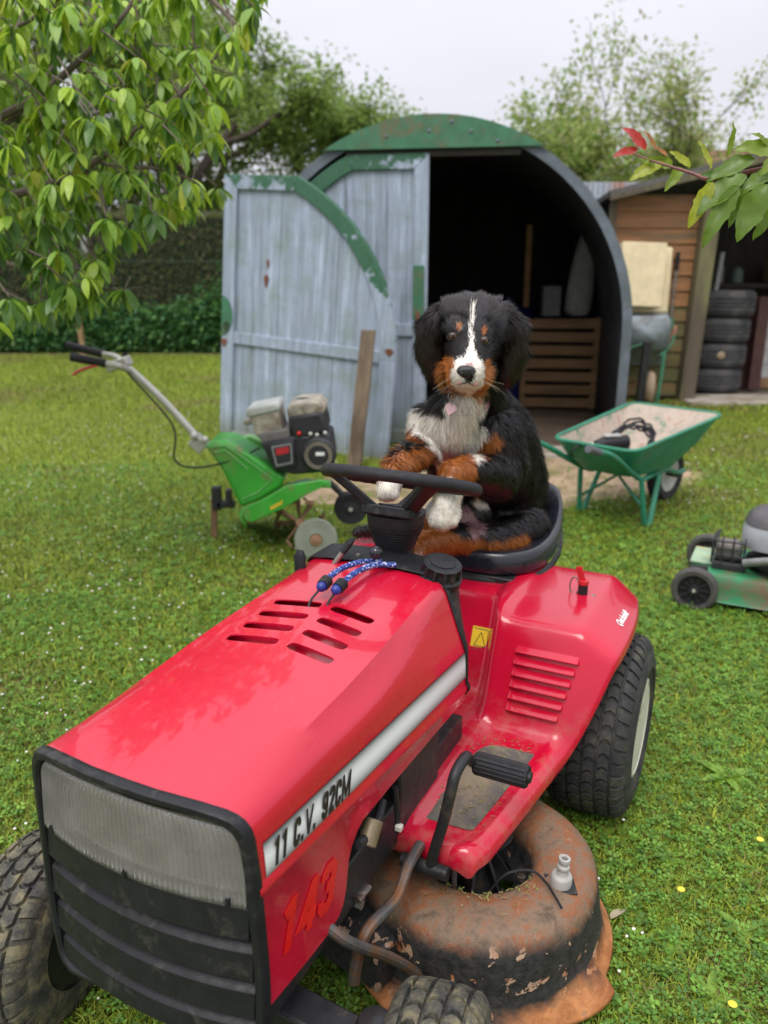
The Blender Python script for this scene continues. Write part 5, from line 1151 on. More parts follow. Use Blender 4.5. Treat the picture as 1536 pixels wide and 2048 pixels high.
rk = np.where(blk, .75, .97)[:, None]; Cc = np.stack([fc * rk, fc * rk, fc, fc, tipc], 1).reshape(-1, 3)
FURM = M_vcol('fur', .33, 0, .5)
fur = mesh_np('fur', V, Fc, FURM, dog, True, Cc); fur['kind'] = 'stuff'
NV_ = np.repeat(Nn * .8 + D * .25, 5, 0); NV_ /= np.linalg.norm(NV_, axis=1, keepdims=True)
fur.data.normals_split_custom_set_from_vertices([tuple(x) for x in NV_])
# eyes, nose, mouth, collar, tag
bvh = BVHTree.FromPolygons([tuple(x) for x in DV], [tuple(x) for x in T_])
def on_dog(u, v_, Y=1.5):
    A = at(u, v_, Y) - DOGO; d = (A - (Vector((0, 0, CAM_H)) - DOGO)).normalized(); h = bvh.ray_cast(A, d); return h[0], d
EYEB = M('eye_black', (.004, .004, .004), .06, 0, 0); IRIS = M('brown_iris', (.095, .042, .015), .05, 0, .3, 300); RIMP = M('dark_eyelid', (.012, .009, .009), .5)
for u, v_, nm in ((906, 673, 'eye'), (968, 682, 'eye')):
    h, d = on_dog(u, v_); c_ = h + d * .0055; R_ = .0140
    b = MB(); b.ball(c_, R_, 20, 14); ey = b.build(nm, EYEB, dog, smooth=180)
    g_ = (Vector((0, 0, CAM_H)) - DOGO - c_).normalized(); rot = g_.to_track_quat('Z', 'Y').to_matrix().to_4x4(); m = Matrix.Translation(c_) @ rot
    b = MB(); b.lathe([(.0052, R_ * .93), (.0090, R_ * .77), (.0094, R_ * .73)], 24, m); b.build('iris', IRIS, ey)
    b = MB()
    for s_, off in ((1, .0002), (-1, 0)):
        b.tube([m @ Vector((.0142 * math.cos(a), (.0092 if s_ > 0 else .0105) * math.sin(a) * s_, .0045 + .003 * math.sin(a))) for a in (math.pi * k / 10 for k in range(11))], .0022, 6)
    b.build('eyelid', RIMP, dog)
NOSEM = M('nose_leather', (.010, .009, .010), .25, 0, .3, 60, .35, 500)
h, d = on_dog(933, 744); cN = h + d * .006
b = MB(); rings = []
for y, sx_, zt, zb in ((-.013, .010, .006, -.008), (-.011, .0185, .0115, -.013), (-.004, .0235, .0155, -.017), (.006, .025, .018, -.017), (.014, .021, .017, -.013)):
    ring = []
    for k in range(24):
        a = 2 * math.pi * k / 24; x = sx_ * math.copysign(abs(math.cos(a)) ** .8, math.cos(a)); z = (zt if math.sin(a) > 0 else -zb) * math.sin(a)
        if math.sin(a) < 0: x *= 1 - .45 * abs(math.sin(a))
        ring.append(cN + Vector((x, y, z)))
    rings.append(ring)
b.loft(rings, True, True); ns = b.build('nose', NOSEM, dog, smooth=180, sub=1)
for s_ in (-1, 1):
    b = MB(); b.ball(cN + Vector((s_ * .0125, -.0105, -.0025)), (.0042, .004, .0036), 10, 8); b.build('nostril', EYEB, ns)
b = MB(); hs = [on_dog(u, v_)[0] for u, v_ in ((924, 767), (929, 766), (934, 763), (940, 767), (945, 769))]; b.tube(smooth_path([x + Vector((0, -.003, 0)) for x in hs], 4), .0016, 6); b.tube([on_dog(934, 752)[0] + Vector((0, -.004, 0)), on_dog(934, 763)[0] + Vector((0, -.003, 0))], .0016, 6); b.build('mouth_line', RIMP, dog)
for u, v_ in ((919, 766), (950, 768)):
    h, d = on_dog(u, v_); b = MB(); b.ball(h + Vector((0, -.002, 0)), (.007, .003, .006), 10, 6); b.build('lip', M('pink_lip', (.40, .20, .19), .5), dog)
WHISK = M('whisker_hair', (.35, .28, .2), .5)
PINKC = M('magenta_collar', (.32, .012, .10), .5, 0, .2, 60, .3, 300)
b = MB(); cpts = []
cc = at(938, 800, 2.14) - DOGO
for k in range(40):
    a = 2 * math.pi * k / 40; dir_ = Vector((math.cos(a), math.sin(a), 0)); h = bvh.ray_cast(cc + dir_ * .35, -dir_)[0]
    rr_ = min(.118, max(.05, (h - cc).length)) if h else .07
    q_ = cc + dir_ * (rr_ + .005); q_.z += -.020 * math.sin(-a) * .0 + (-.016 if math.sin(a) < 0 else .02) * abs(math.sin(a)); cpts.append(q_)
b.loft([[p + Vector((0, 0, -.008)), p + Vector((0, 0, .008)), p * 1.0 + (p - cc).normalized() * -.004 + Vector((0, 0, .008)), p + (p - cc).normalized() * -.004 + Vector((0, 0, -.008))] for p in cpts], True, False, True)
collar = b.build('collar', PINKC, dog, smooth=40)
h, d = on_dog(903, 812); hc = h - d * .030 + Vector((0, 0, .012))
b = MB(); b.tube([hc + Vector((.009 * math.cos(a), 0, .012 + .011 * math.sin(a))) for a in (2 * math.pi * k / 18 for k in range(18))], .0014, 6, True); b.build('tag_ring', STEEL, collar)
b = MB(); hp = []
for k in range(28):
    a = 2 * math.pi * k / 28; hp.append((.0011 * 16 * math.sin(a) ** 3 * .82, .0011 * (13 * math.cos(a) - 5 * math.cos(2 * a) - 2 * math.cos(3 * a) - math.cos(4 * a))))
b.prism(hp, -.001, .001, Matrix.Translation(hc + Vector((-.003, -.006, -.019))) @ Matrix.Rotation(R(20), 4, 'Y') @ Matrix.Rotation(R(80), 4, 'X')); b.build('heart_tag', M('pale_pink_enamel', (.62, .40, .42), .3, .2, .15, 200), collar, bevel=.0005)
for s_, (u, v_) in ((-1, (905, 760)), (1, (965, 762))):
    for k in range(4):
        h, d = on_dog(u + s_ * random.uniform(-8, 8), v_ + random.uniform(-8, 10)); b = MB(); b.tube(smooth_path([h, h + Vector((s_ * .02, -.018, -.008)), h + Vector((s_ * random.uniform(.035, .05), -.016, random.uniform(-.035, -.012)))], 4), [.00022] * 8 + [.00012], 4); b.build('whisker', WHISK, dog)

# ================================================================ green tiller on the lawn
TGR = M('bright_green_paint', (.045, .34, .035), .4, 0, .15, 8, .03, 60, coat=.2, dirt=(.18, .2, .07), dirt_amt=.14)
TGRL = M('faded_green_plastic', (.16, .40, .12), .5, 0, .2, 8)
SILV = M('silver_tube', (.52, .50, .45), .4, .45, .15, 14, .05, 80)
TINE = M('muddy_tine', (.22, .12, .065), .85, 0, .35, 20, .4, 90)
ENG = M('engine_black', (.022, .022, .025), .5, 0, .3, 25, .1, 120)
ENGT = M('engine_cream', (.40, .36, .29), .65, 0, .25, 18, .2, 90, dirt=(.16, .12, .08), dirt_amt=.3)
tY = 4.25; TO = ground(600, 1085); TO = Vector((TO.x, tY, 0))
til = thing('garden_tiller', 'green walk-behind tiller with silver handlebar and black engine on the lawn', 'tiller', TO)
def tt(u, v_, dy=0.0): return at(u, v_, tY + dy) - TO
def slab(name, px, y0, y1, mat, parent, bevel=.008, smooth=35):
    b = MB(); n = len(px); A = [tt(u, v_, y0) for u, v_ in px]; B = [p + Vector((0, y1 - y0, 0)) for p in A]
    b.add(A + B, [tuple(range(n)), tuple(reversed(range(n, 2 * n)))] + [(k, (k + 1) % n, n + (k + 1) % n, n + k) for k in range(n)])
    return b.build(name, mat, parent, smooth=smooth, bevel=bevel)
hb = MB(); hb.tube(smooth_path([tt(412, 895), tt(330, 805), tt(262, 742), tt(240, 732)], 6), .021, 12); hbo = hb.build('handlebar', SILV, til)
for dy, pts, gp in ((-.16, [(262, 742), (238, 733), (212, 727), (150, 717)], [(212, 727), (142, 714)]), (.16, [(262, 742), (236, 716), (205, 708), (145, 695)], [(205, 708), (133, 690)])):
    b = MB(); P = [tt(u, v_, dy * min(1, k / 1.0)) for k, (u, v_) in enumerate(pts)]; b.tube(smooth_path(P, 5), .016, 10); b.build('handle_arm', SILV, hbo)
    b = MB(); b.tube([tt(*gp[0], dy), tt(*gp[1], dy)], .022, 12); b.build('grip', RUB, hbo)
b = MB(); b.box(tt(238, 728), (.12, .10, .05), Matrix.Rotation(R(-20), 3, 'Y').to_3x3()); b.build('control_box', SILV, hbo, bevel=.008)
b = MB(); b.tube(smooth_path([tt(205, 728, -.16), tt(180, 734, -.17), tt(160, 741, -.17), tt(146, 750, -.16)], 5), [.012] * 15 + [.008], 8, flat=.6); b.build('clutch_lever', M('red_lever', (.6, .03, .025), .4), hbo)
b = MB(); b.tube([tt(248, 725), tt(250, 706, .02)], .012, 8); b.build('adjuster', BLK, hbo)
b = MB(); b.box(tt(398, 886), (.085, .09, .07), Matrix.Rotation(R(45), 3, 'Y')); b.ball(tt(388, 872, -.06), .022); b.ball(tt(410, 880, -.06), .02); b.build('handle_clamp', SILV, til, bevel=.006)
b = MB(); b.tube(smooth_path([tt(255, 745, -.05), tt(345, 850, -.12), tt(350, 920, -.14), tt(400, 935, -.14), tt(480, 915, -.12), tt(520, 895, -.1)], 6), .005, 6); b.build('cable', RUB, til)
shl = slab('shield', [(408, 893), (425, 882), (455, 883), (500, 908), (535, 932), (570, 956), (562, 975), (522, 1000), (480, 1016), (466, 985), (440, 935)], -.13, .13, TGR, til, .02)
for pts in ([(424, 893), (452, 891), (500, 925), (545, 958), (515, 985), (485, 998)], [(430, 905), (450, 900), (495, 938)]):
    b = MB(); b.tube([tt(u, v_, -.132) for u, v_ in pts], .004, 6); b.build('raised_line', TGRL, shl)
slab('far_shield', [(455, 895), (470, 878), (500, 872), (525, 885), (560, 930), (540, 950)], .135, .20, TGRL, til, .01)
b = MB(); rings = []
for u, v_ in ((490, 1042), (478, 1018), (520, 1000), (566, 968), (610, 957), (662, 960)):
    rings.append([tt(u, v_ + (0 if abs(d) < .24 else 12), d) for d in (-.27, -.24, 0, .24, .27)])
b.loft(rings, False); fen = b.build('tine_guard', TGR, til, smooth=50, solid=.012)
slab('guard_skirt', [(480, 1020), (525, 1000), (572, 972), (640, 960), (662, 966), (620, 986), (565, 1018), (505, 1044), (492, 1042)], -.285, -.265, TGR, til, .004)
slab('guard_sticker', [(540, 1014), (566, 1000), (564, 1008), (542, 1020)], -.288, -.2855, YEL, til, 0)
for k in range(3):
    b = MB(); b.box(tt(546 + k * 7, 1013 - k * 4, -.289), (.012, .001, .004)); b.build('sticker_mark', M('green_mark_%d' % k, (.1, .3, .05), .5), til)
# engine
eng = bpy.data.objects.new('engine', None); COL.objects.link(eng); eng.parent = til
slab('crankcase', [(520, 885), (585, 872), (660, 870), (668, 925), (650, 945), (590, 950), (548, 942)], -.14, .16, ENG, eng, .015)
lp = slab('front_panel', [(535, 888), (588, 880), (592, 932), (548, 940)], -.165, -.14, ENG, eng, .006)
slab('label_frame', [(542, 893), (583, 886), (586, 927), (552, 934)], -.170, -.165, M('label_grey', (.24, .24, .24), .5), eng, .002)
slab('label_field', [(546, 896), (580, 890), (582, 923), (555, 929)], -.173, -.170, ENG, eng, .001)
slab('red_label', [(551, 898), (577, 893), (578, 906), (553, 911)], -.176, -.173, M('red_label', (.5, .02, .03), .5), eng, .001)
slab('air_filter', [(497, 830), (556, 815), (566, 862), (512, 878)], -.12, .10, ENGT, eng, .02)
slab('filter_lid', [(490, 818), (555, 805), (560, 822), (494, 838)], -.13, .11, M('pale_filter_lid', (.44, .46, .42), .6, 0, .2, 12), eng, .015)
slab('filter_duct', [(485, 842), (512, 836), (515, 848), (487, 852)], -.06, .03, ENGT, eng, .01)
slab('intake_cover', [(515, 868), (578, 856), (582, 878), (525, 890)], -.13, .12, M('grey_cowl', (.16, .15, .14), .5, 0, .2, 20), eng, .01)
slab('fuel_tank', [(574, 832), (645, 822), (656, 866), (585, 884)], -.14, .16, ENG, eng, .02)
slab('tank_top', [(572, 815), (590, 805), (635, 802), (650, 818), (648, 828), (576, 838)], -.13, .15, ENGT, eng, .02)
b = MB(); b.lathe([(0, 0), (.045, 0), (.045, .02), (0, .025)], 18, Matrix.Translation(tt(608, 806, -.02)) @ Matrix.Rotation(R(5), 4, 'X')); b.build('fuel_cap', BLK, eng)
rc = Matrix.Translation(tt(638, 908, -.15)) @ Matrix.Rotation(R(90), 4, 'X')
b = MB(); b.lathe([(0, -.02), (.092, -.02), (.092, .02), (.078, .035), (.072, .03), (.05, .03), (.046, .042), (0, .042)], 32, rc); b.build('recoil_starter', ENG, eng, smooth=35)
b = MB(); b.lathe([(.052, .032), (.074, .032), (.074, .038), (.052, .038)], 32, rc, True); b.build('recoil_ring', M('dusty_grey_plastic', (.15, .13, .10), .7), eng)
b = MB(); b.box(tt(640, 908, -.195), (.045, .004, .018)); b.build('recoil_badge', WINK, eng)
for u, v_, m_ in ((598, 867, 'red'), (621, 868, 'w'), (634, 870, 'w'), (650, 866, 'w')):
    b = MB(); b.ball(tt(u, v_, -.15), .012, 8, 6); b.build('carburettor_knob', RINK if m_ == 'red' else SILV, eng)
# front wheel, tines, drag bar
b = MB(); b.tube([tt(660, 965), tt(685, 990), tt(702, 1015)], .018, 10); wa = b.build('wheel_arm', ENG, til)
wm = Matrix.Translation(tt(702, 1015, -.03)) @ Matrix.Rotation(R(90), 4, 'X')
b = MB(); b.lathe([(.05, -.03), (.085, -.035), (.093, -.015), (.093, .015), (.085, .035), (.05, .03)], 32, wm, True); fwl = b.build('support_wheel', RUB, til, smooth=40)
b = MB(); b.lathe([(0, -.02), (.055, -.02), (.055, .02), (.02, .024), (.018, .036), (0, .036)], 24, wm); b.build('wheel_hub', ENG, fwl); b = MB(); b.lathe([(0, .036), (.011, .036), (.011, .044), (0, .044)], 10, wm); b.build('axle_nut', SILV, fwl)
b = MB(); b.tube([tt(600, 1045, -.30), tt(600, 1045, .30)], .022, 10); b.build('tine_axle', TINE, til)
for dy in (-.24, -.12, .10, .22):
    for k in range(4):
        a = k * math.pi / 2 + dy * 5 + .6; c_ = tt(600, 1045, dy); d = Vector((math.cos(a), 0, math.sin(a))); e = Vector((-math.sin(a), .0, math.cos(a)))
        tip = c_ + d * .125
        if tip.z < .0: tip.z = .0
        b = MB(); b.tube([c_, c_ + d * .08, tip, tip + e * .04 + Vector((0, -.05 if k % 2 else .05, 0))], [.014, .018, .018, .012], 6, flat=.45); b.build('tine', TINE, til)
dm = Matrix.Translation(tt(632, 1080, -.34)) @ Matrix.Rotation(R(90), 4, 'X') @ Matrix.Rotation(R(-12), 4, 'X')
b = MB(); b.lathe([(.034, -.004), (.108, -.003), (.112, 0), (.108, .003), (.034, .004)], 40, dm, True); dsc = b.build('guard_disc', M('dull_green_steel', (.22, .24, .19), .45, .4, .2, 14, .05, 60), til)
b = MB(); b.lathe([(0, -.02), (.03, -.02), (.03, .01), (.014, .012), (.012, .02), (0, .02)], 20, dm); b.build('disc_hub', TINE, dsc)
b = MB(); b.box(lerp(tt(433, 990), tt(424, 1094), .5), (.035, .02, .29), Matrix.Rotation(R(4), 3, 'Y')); b.build('drag_bar', TINE, til, bevel=.003)
b = MB(); b.box(tt(434, 996), (.05, .05, .13)); b.box(tt(452, 1008), (.10, .05, .035)); b.box(tt(458, 995), (.03, .06, .09)); b.build('drag_bracket', ENG, til, bevel=.005)

# ================================================================ green wheelbarrow
WBG = M('green_barrow_paint', (.022, .20, .115), .42, 0, .2, 7, .06, 50, dirt=(.10, .13, .09), dirt_amt=.1)
q = NT('barrow_inside'); v = q.coord(); n1 = q.noise(v, 9, 6, .7, .4)
q.set(q.ramp(n1, [(.34, (.10, .22, .14)), (.44, (.36, .30, .24)), (.58, (.45, .37, .30)), (.68, (.33, .20, .15))]), .85); WBI = q.m
wbo = Vector((1.375, 4.60, 0)); wb = thing('green_wheelbarrow', 'green wheelbarrow with worn tray standing before the arched shed', 'wheelbarrow', wbo, R(44))
ro, rb = [], []
def rrect(f0, f1, h0, h1, z0, z1, rad=.09, seg=5): return [(p.x, p.y, lerp(z0, z1, (p.x - f0) / (f1 - f0))) for p in rounded([(f0, -h0), (f1, -h1), (f1, h1), (f0, h0)], [rad] * 4, seg)]
L0 = rrect(-.30, .68, .265, .31, .505, .60); L1 = rrect(-.13, .34, .17, .20, .315, .315, .08); LM = rrect(-.235, .53, .23, .265, .40, .455)
b = MB(); b.loft([L0, LM, L1], True, False); b.add(L1, [tuple(range(len(L1)))]); tr = b.build('tray', WBG, wb, smooth=60)
inn = lambda L, k, dz: [((x - .19) * k + .19, y * k, z + dz) for x, y, z in L]
b = MB(); b.loft([inn(L0, .985, .002), inn(LM, .98, .004), inn(L1, .97, .008)], True, False); bL = inn(L1, .97, .008); b.add(bL, [tuple(range(len(bL)))]); b.build('tray_inside', WBI, tr, smooth=60)
b = MB(); b.tube([Vector(p) for p in L0], .011, 8, True); b.build('rolled_rim', WBG, tr)
for s_ in (1, -1):
    b = MB(); b.tube(smooth_path([(-.66, s_ * .235, .565), (-.45, s_ * .225, .50), (-.06, s_ * .175, .305), (.1, s_ * .16, .285), (.36, s_ * .13, .275), (.62, s_ * .075, .20), (.72, s_ * .075, .20)], 6), .0165, 10); b.build('frame_tube', WBG, wb)
    b = MB(); b.tube([(-.72, s_ * .24, .585), (-.60, s_ * .232, .545)], .021, 10); b.build('grip', M('grey_grip', (.10, .105, .12), .6), wb)
    b = MB(); b.tube(smooth_path([(-.07, s_ * .20, .30), (-.035, s_ * .215, .10), (-.01, s_ * .22, .016), (.03, s_ * .222, .012), (.06, s_ * .215, .08), (.16, s_ * .19, .29)], 5), .016, 8); b.build('leg', WBG, wb)
b = MB(); b.tube([(-.03, -.21, .12), (.02, 0, .28), (-.03, .21, .12)], .010, 8); b.build('cross_brace', WBG, wb)
wm = Matrix.Translation((.62, 0, .185)) @ Matrix.Rotation(R(90), 4, 'X')
b = MB(); b.lathe([(.115, -.035), (.16, -.045), (.180, -.03), (.186, 0), (.180, .03), (.16, .045), (.115, .035)], 40, wm, True); wl = b.build('wheel', RUB, wb, smooth=40)
b = MB(); b.lathe([(.0, -.012), (.06, -.010), (.118, -.034), (.118, .034), (.06, .010), (0, .012)], 32, wm); b.build('rim', M('grey_rim', (.42, .40, .36), .6, 0, .2, 12), wl); b = MB(); b.tube([(.62, -.09, .185), (.62, .09, .185)], .014, 10); b.build('axle', RUB, wl)
# what lies in it
CABM = M('black_cable', (.02, .021, .024), .5, 0, .2, 20)
def wbl(f, r_, z): a = R(44); return wbo + Vector((f * math.cos(a) + r_ * math.sin(a), f * math.sin(a) - r_ * math.cos(a), z))
b = MB(); pts = []
for k in range(150):
    a = 2 * math.pi * k / 25; rr_ = .135 + .018 * math.sin(k * .7) + .01 * math.sin(k * 2.1); pts.append((rr_ * math.cos(a), rr_ * .75 * math.sin(a) + .01 * math.sin(k * .31), .012 * (k / 25) + .01 * math.sin(k * .9)))
b.tube(pts, .0075, 6); co = b.build('cable_coil', CABM, smooth=60); co.location = wbl(.10, .02, .455); co.rotation_euler = (R(34), R(-28), R(30)); tag(co, 'loose coil of black cable lying in the green wheelbarrow', 'cable')
pt = thing('power_tool', 'grey and black power tool lying in the wheelbarrow beside the cable', 'power tool', wbl(-.12, .02, .44), R(10))
b = MB(); b.tube([(-.10, 0, .04), (-.04, 0, .05), (.10, 0, .06)], [.03, .042, .040], 14); b.build('motor_housing', BLK, pt, smooth=50, bevel=.004)
b = MB(); b.tube([(-.11, 0, .038), (-.16, 0, .03)], [.026, .02], 12); b.build('gear_head', SILV, pt); b = MB(); b.tube([(.08, 0, .05), (.10, -.02, -.01), (.09, -.03, -.06)], .02, 10); b.build('handle', BLK, pt)
b = MB(); b.box((.0, 0, .098), (.10, .05, .014)); b.build('grey_cover', GREYP, pt, bevel=.005)
b = MB(); b.tube(smooth_path([(-.16, 0, .03), (-.20, -.02, .05), (-.24, .0, .01), (-.2, .05, -.03)], 5), .006, 6); b.build('cord', CABM, pt)

# ================================================================ push mower at the right edge
pmx, pmy = (Vector((1.37, 3.28, 0)) + Vector((1.60, 3.73, 0))) / 2, math.atan2(-.455, .89)
PMS = -.08
pm = thing('push_mower', 'green push lawn mower with grey engine cover at the right edge', 'lawn mower', (pmx.x, pmx.y, 0), pmy)
PMG = M('green_deck_paint', (.03, .20, .085), .45, 0, .2, 7, .1, 40, dirt=(.15, .10, .055), dirt_amt=.22)
b = MB(); rings = []
for z, g, k in ((.045, .0, 1.06), (.05, .0, 1.04), (.10, .0, 1.02), (.14, 0, 1.0), (.158, 0, .96), (.165, 0, .88)):
    rings.append([((p.x - .36) * k + .36, p.y * k, z) for p in rounded([(.04, -.12), (.12, -.225), (.62, -.225), (.74, -.18), (.74, .18), (.62, .225), (.12, .225), (.04, .12)], [.05] * 8, 4)])
b.loft(rings, True, False); b.add(rings[-1], [tuple(range(len(rings[-1])))]); pdk = b.build('deck', PMG, pm, smooth=40)
b = MB(); b.box((.085, 0, .172), (.10, .22, .012)); b.build('pale_deck_front', M('pale_green_paint', (.30, .42, .27), .55, 0, .25, 14, .1, 60, dirt=(.5, .32, .09), dirt_amt=.25), pdk, bevel=.004)
PWH = M('plastic_wheel', (.022, .022, .024), .5, 0, .25, 20, .1, 80); PTY = M('dusty_mower_tyre', (.065, .06, .055), .75, 0, .25, 30, .3, 120)
def pwheel(x, y, s_):
    root = bpy.data.objects.new('wheel', None); COL.objects.link(root); root.parent = pm; root.location = (x, y, .098)
    m = Matrix.Rotation(R(90 * s_), 4, 'X')
    b = MB(); b.lathe([(.070, -.022), (.088, -.024), (.097, -.016), (.098, 0), (.097, .016), (.088, .024), (.070, .022)], 40, m, True); b.build('tyre', PTY, root, smooth=40)
    b = MB(); b.lathe([(.072, .020), (.072, -.01), (.066, -.01), (.066, .020)], 40, m, True); b.lathe([(0, -.006), (.068, -.006), (.068, -.002), (0, -.002)], 36, m); b.lathe([(0, .02), (.020, .02), (.022, -.004), (0, -.004)], 20, m); b.build('rim', PWH, root)
    for k in range(10):
        a = 2 * math.pi * k / 10; b = MB(); b.box((m @ Vector((.044 * math.cos(a), .044 * math.sin(a), .005))), (.048, .006, .014), (m.to_3x3() @ Matrix.Rotation(a, 3, 'Z') @ Matrix.Diagonal((1, 1, 1)))); b.build('spoke', PWH, root)
    b = MB(); b.lathe([(0, .02), (.008, .02), (.008, .028), (0, .028)], 6, m); b.build('axle_nut', SILV, root)
pwheel(0, -.262, 1); pwheel(0, .262, -1); pwheel(.60, -.262, 1); pwheel(.60, .262, -1)
b = MB(); b.tube([(0, -.26, .098), (0, .26, .098)], .008, 8); b.build('axle', PWH, pm)
b = MB(); b.tube(smooth_path([(.03, -.22, .11), (.05, -.215, .16), (.09, -.215, .185)], 4), .012, 8); b.tube([(.05, -.215, .175), (.12, -.215, .185)], .017, 8); b.build('height_lever', BLK, pm)
b = MB(); b.lathe([(0, .165), (.13, .165), (.13, .185), (.10, .20), (.10, .27), (0, .27)], 36, Matrix.Translation((.40, 0, 0))); pe = b.build('engine_base', ENG, pm, smooth=40)
b = MB(); rings = []
for z, k in ((.27, 1.0), (.30, 1.03), (.345, 1.02), (.375, .96)):
    rings.append([(.40 + .165 * k * math.copysign(abs(math.cos(a)) ** .75, math.cos(a)), .15 * k * math.copysign(abs(math.sin(a)) ** .75, math.sin(a)), z) for a in (2 * math.pi * j / 40 for j in range(40))])
b.loft(rings, True, True); b.build('engine_shroud', M('pale_grey_shroud', (.36, .37, .40), .4, 0, .12, 9), pe, smooth=50)
b = MB(); rings = []
for z, k in ((.372, .99), (.40, .93), (.425, .78), (.438, .5), (.441, .0)):
    rings.append([(.40 + .165 * max(k, .02) * math.copysign(abs(math.cos(a)) ** .75, math.cos(a)), .15 * max(k, .02) * math.copysign(abs(math.sin(a)) ** .75, math.sin(a)), z) for a in (2 * math.pi * j / 40 for j in range(40))])
b.loft(rings, True, True); b.build('shroud_top', M('dark_grey_shroud', (.075, .07, .075), .5, 0, .2, 9, dirt=(.13, .12, .1), dirt_amt=.2), pe, smooth=60)
b = MB(); b.lathe([(0, 0), (.06, 0), (.06, .012), (.045, .016), (0, .016)], 24, Matrix.Translation((.42, -.01, .436))); b.build('starter_cap', BLK, pe)
b = MB(); b.box((.19, -.085, .245), (.11, .10, .085)); mf = b.build('muffler', M('dull_muffler', (.20, .185, .16), .6, .5, .25, 25, .2, 90), pm, bevel=.02)
b = MB()
for k in range(4):
    z = .20 + k * .032; b.tube([(.125, -.03, z), (.125, -.145, z), (.255, -.145, z), (.255, -.03, z)], .0045, 6)
for x, y in ((.125, -.04), (.125, -.075), (.125, -.11), (.125, -.145), (.165, -.145), (.21, -.145), (.255, -.145)): b.tube([(x, y, .195), (x, y, .30), (x + (.02 if x < .14 else 0), y + .02, .315)], .0045, 6)
b.build('muffler_guard', ENG, mf)
b = MB(); b.box((.20, -.10, .182), (.14, .10, .03)); b.build('guard_bracket', ENG, mf, bevel=.004)
b = MB(); b.tube([(.26, -.17, .22), (.34, -.20, .25), (.40, -.20, .26)], .018, 10); b.build('intake_pipe', M('pipe_alloy', (.25, .25, .24), .45, .6, .2, 20), pe)
b = MB(); b.box((.42, -.17, .225), (.12, .06, .10)); b.build('carburettor', ENG, pe, bevel=.008)
b = MB(); b.lathe([(.09, .200), (.16, .200), (.16, .212), (.09, .212)], 36, Matrix.Translation((.42, -.03, 0)), True); b.build('cowl_ring', ENG, pe)
for s_ in (1, -1):
    b = MB(); b.tube(smooth_path([(.70, s_ * .2, .12), (.85, s_ * .21, .35), (1.25, s_ * .22, .85), (1.35, s_ * .22, .95)], 5), .012, 8); b.build('handle_tube', ENG, pm)
b = MB(); b.tube([(1.35, -.22, .95), (1.35, .22, .95)], .013, 8); b.build('handle_grip', RUB, pm)

for o_ in list(bpy.data.objects):
    if o_.parent == pm and o_.type == 'MESH' and o_.name.split('.')[0] not in ('axle',): o_.location.x += PMS

# ================================================================ cherry branches, sprig, lawn growth
def leaf_tpl(n=6, width=.40, fold=.10, curl=.28):
    V = []; F_ = []
    for k in range(n + 1):
        t = k / n; w_ = width * .5 * math.sin(math.pi * min(1, t ** .85 * 1.0)) ** .8 if 0 < k < n else .004
        z = -curl * t * t
        V += [(t, -w_, z + fold * w_ * 2), (t, 0, z), (t, w_, z + fold * w_ * 2)]
    for k in range(n):
        a = 3 * k; F_ += [(a, a + 3, a + 4, a + 1), (a + 1, a + 4, a + 5, a + 2)]
    return np.array(V), np.array(F_)
LEAF_COL = {'light': (.36, .52, .05), 'mid': (.23, .39, .045), 'dark': (.095, .20, .038), 'yellow': (.40, .45, .04), 'red': (.55, .05, .04), 'orange': (.42, .17, .04)}
def M_leaf(name, c):
    q = NT('leaf_' + name); v = q.coord(); col = q.ramp(q.noise(v, 5, 4), [(.3, tuple(x * .8 for x in c)), (.7, tuple(min(1, x * 1.2) for x in c))]); q.set(col, .38, 0, 0, .5)
    tr = q.n('ShaderNodeBsdfTranslucent'); q.l(q.mix(.4, col, (min(1, c[0] * 1.6), min(1, c[1] * 1.5), c[2])), tr.inputs['Color']); mx = q.n('ShaderNodeMixShader'); mx.inputs[0].default_value = .38
    q.l(q.b.outputs[0], mx.inputs[1]); q.l(tr.outputs[0], mx.inputs[2]); q.l(mx.outputs[0], q.t.nodes['Material Output'].inputs['Surface']); return q.m
LEAF_MAT = {k: M_leaf(k, c) for k, c in LEAF_COL.items()}
SPR_MAT = {k: M_leaf('sprig_' + k, tuple(x * (.54 if k in ('light', 'mid') else .85) for x in c)) for k, c in LEAF_COL.items()}
LT, LF = leaf_tpl()
LEAF_ME = {}
for k in LEAF_COL:
    me = bpy.data.meshes.new('leaf'); me.from_pydata([tuple(x) for x in LT], [], [tuple(int(y) for y in x) for x in LF]); me.shade_smooth(); me.materials.append(LEAF_MAT[k]); LEAF_ME[k] = me
def leaf_obj(kind, base, d, up, L, parent, w=1.0):
    x = d.normalized(); y = up.cross(x).normalized(); z = x.cross(y)
    o = bpy.data.objects.new('leaf', LEAF_ME[kind]); COL.objects.link(o); o.parent = parent
    o.matrix_local = Matrix.Translation(base) @ Matrix((x, y, z)).transposed().to_4x4() @ Matrix.Diagonal((L, L * w, L, 1)); return o
cherry = thing('cherry_tree', 'cherry tree with bright drooping leaves overhanging the lawn at upper left', 'tree', (-2.35, 4.0, 0))
CO = Vector(cherry.location)
b = MB(); b.tube(smooth_path([(0, 0, 0), (.03, -.02, .7), (-.03, .02, 1.4), (.05, 0, 2.1), (.1, 0, 2.9), (.15, 0, 3.6)], 5), [.085 - .045 * k / 25 for k in range(26)], 10); trunk_c = b.build('trunk', BARKL, cherry)
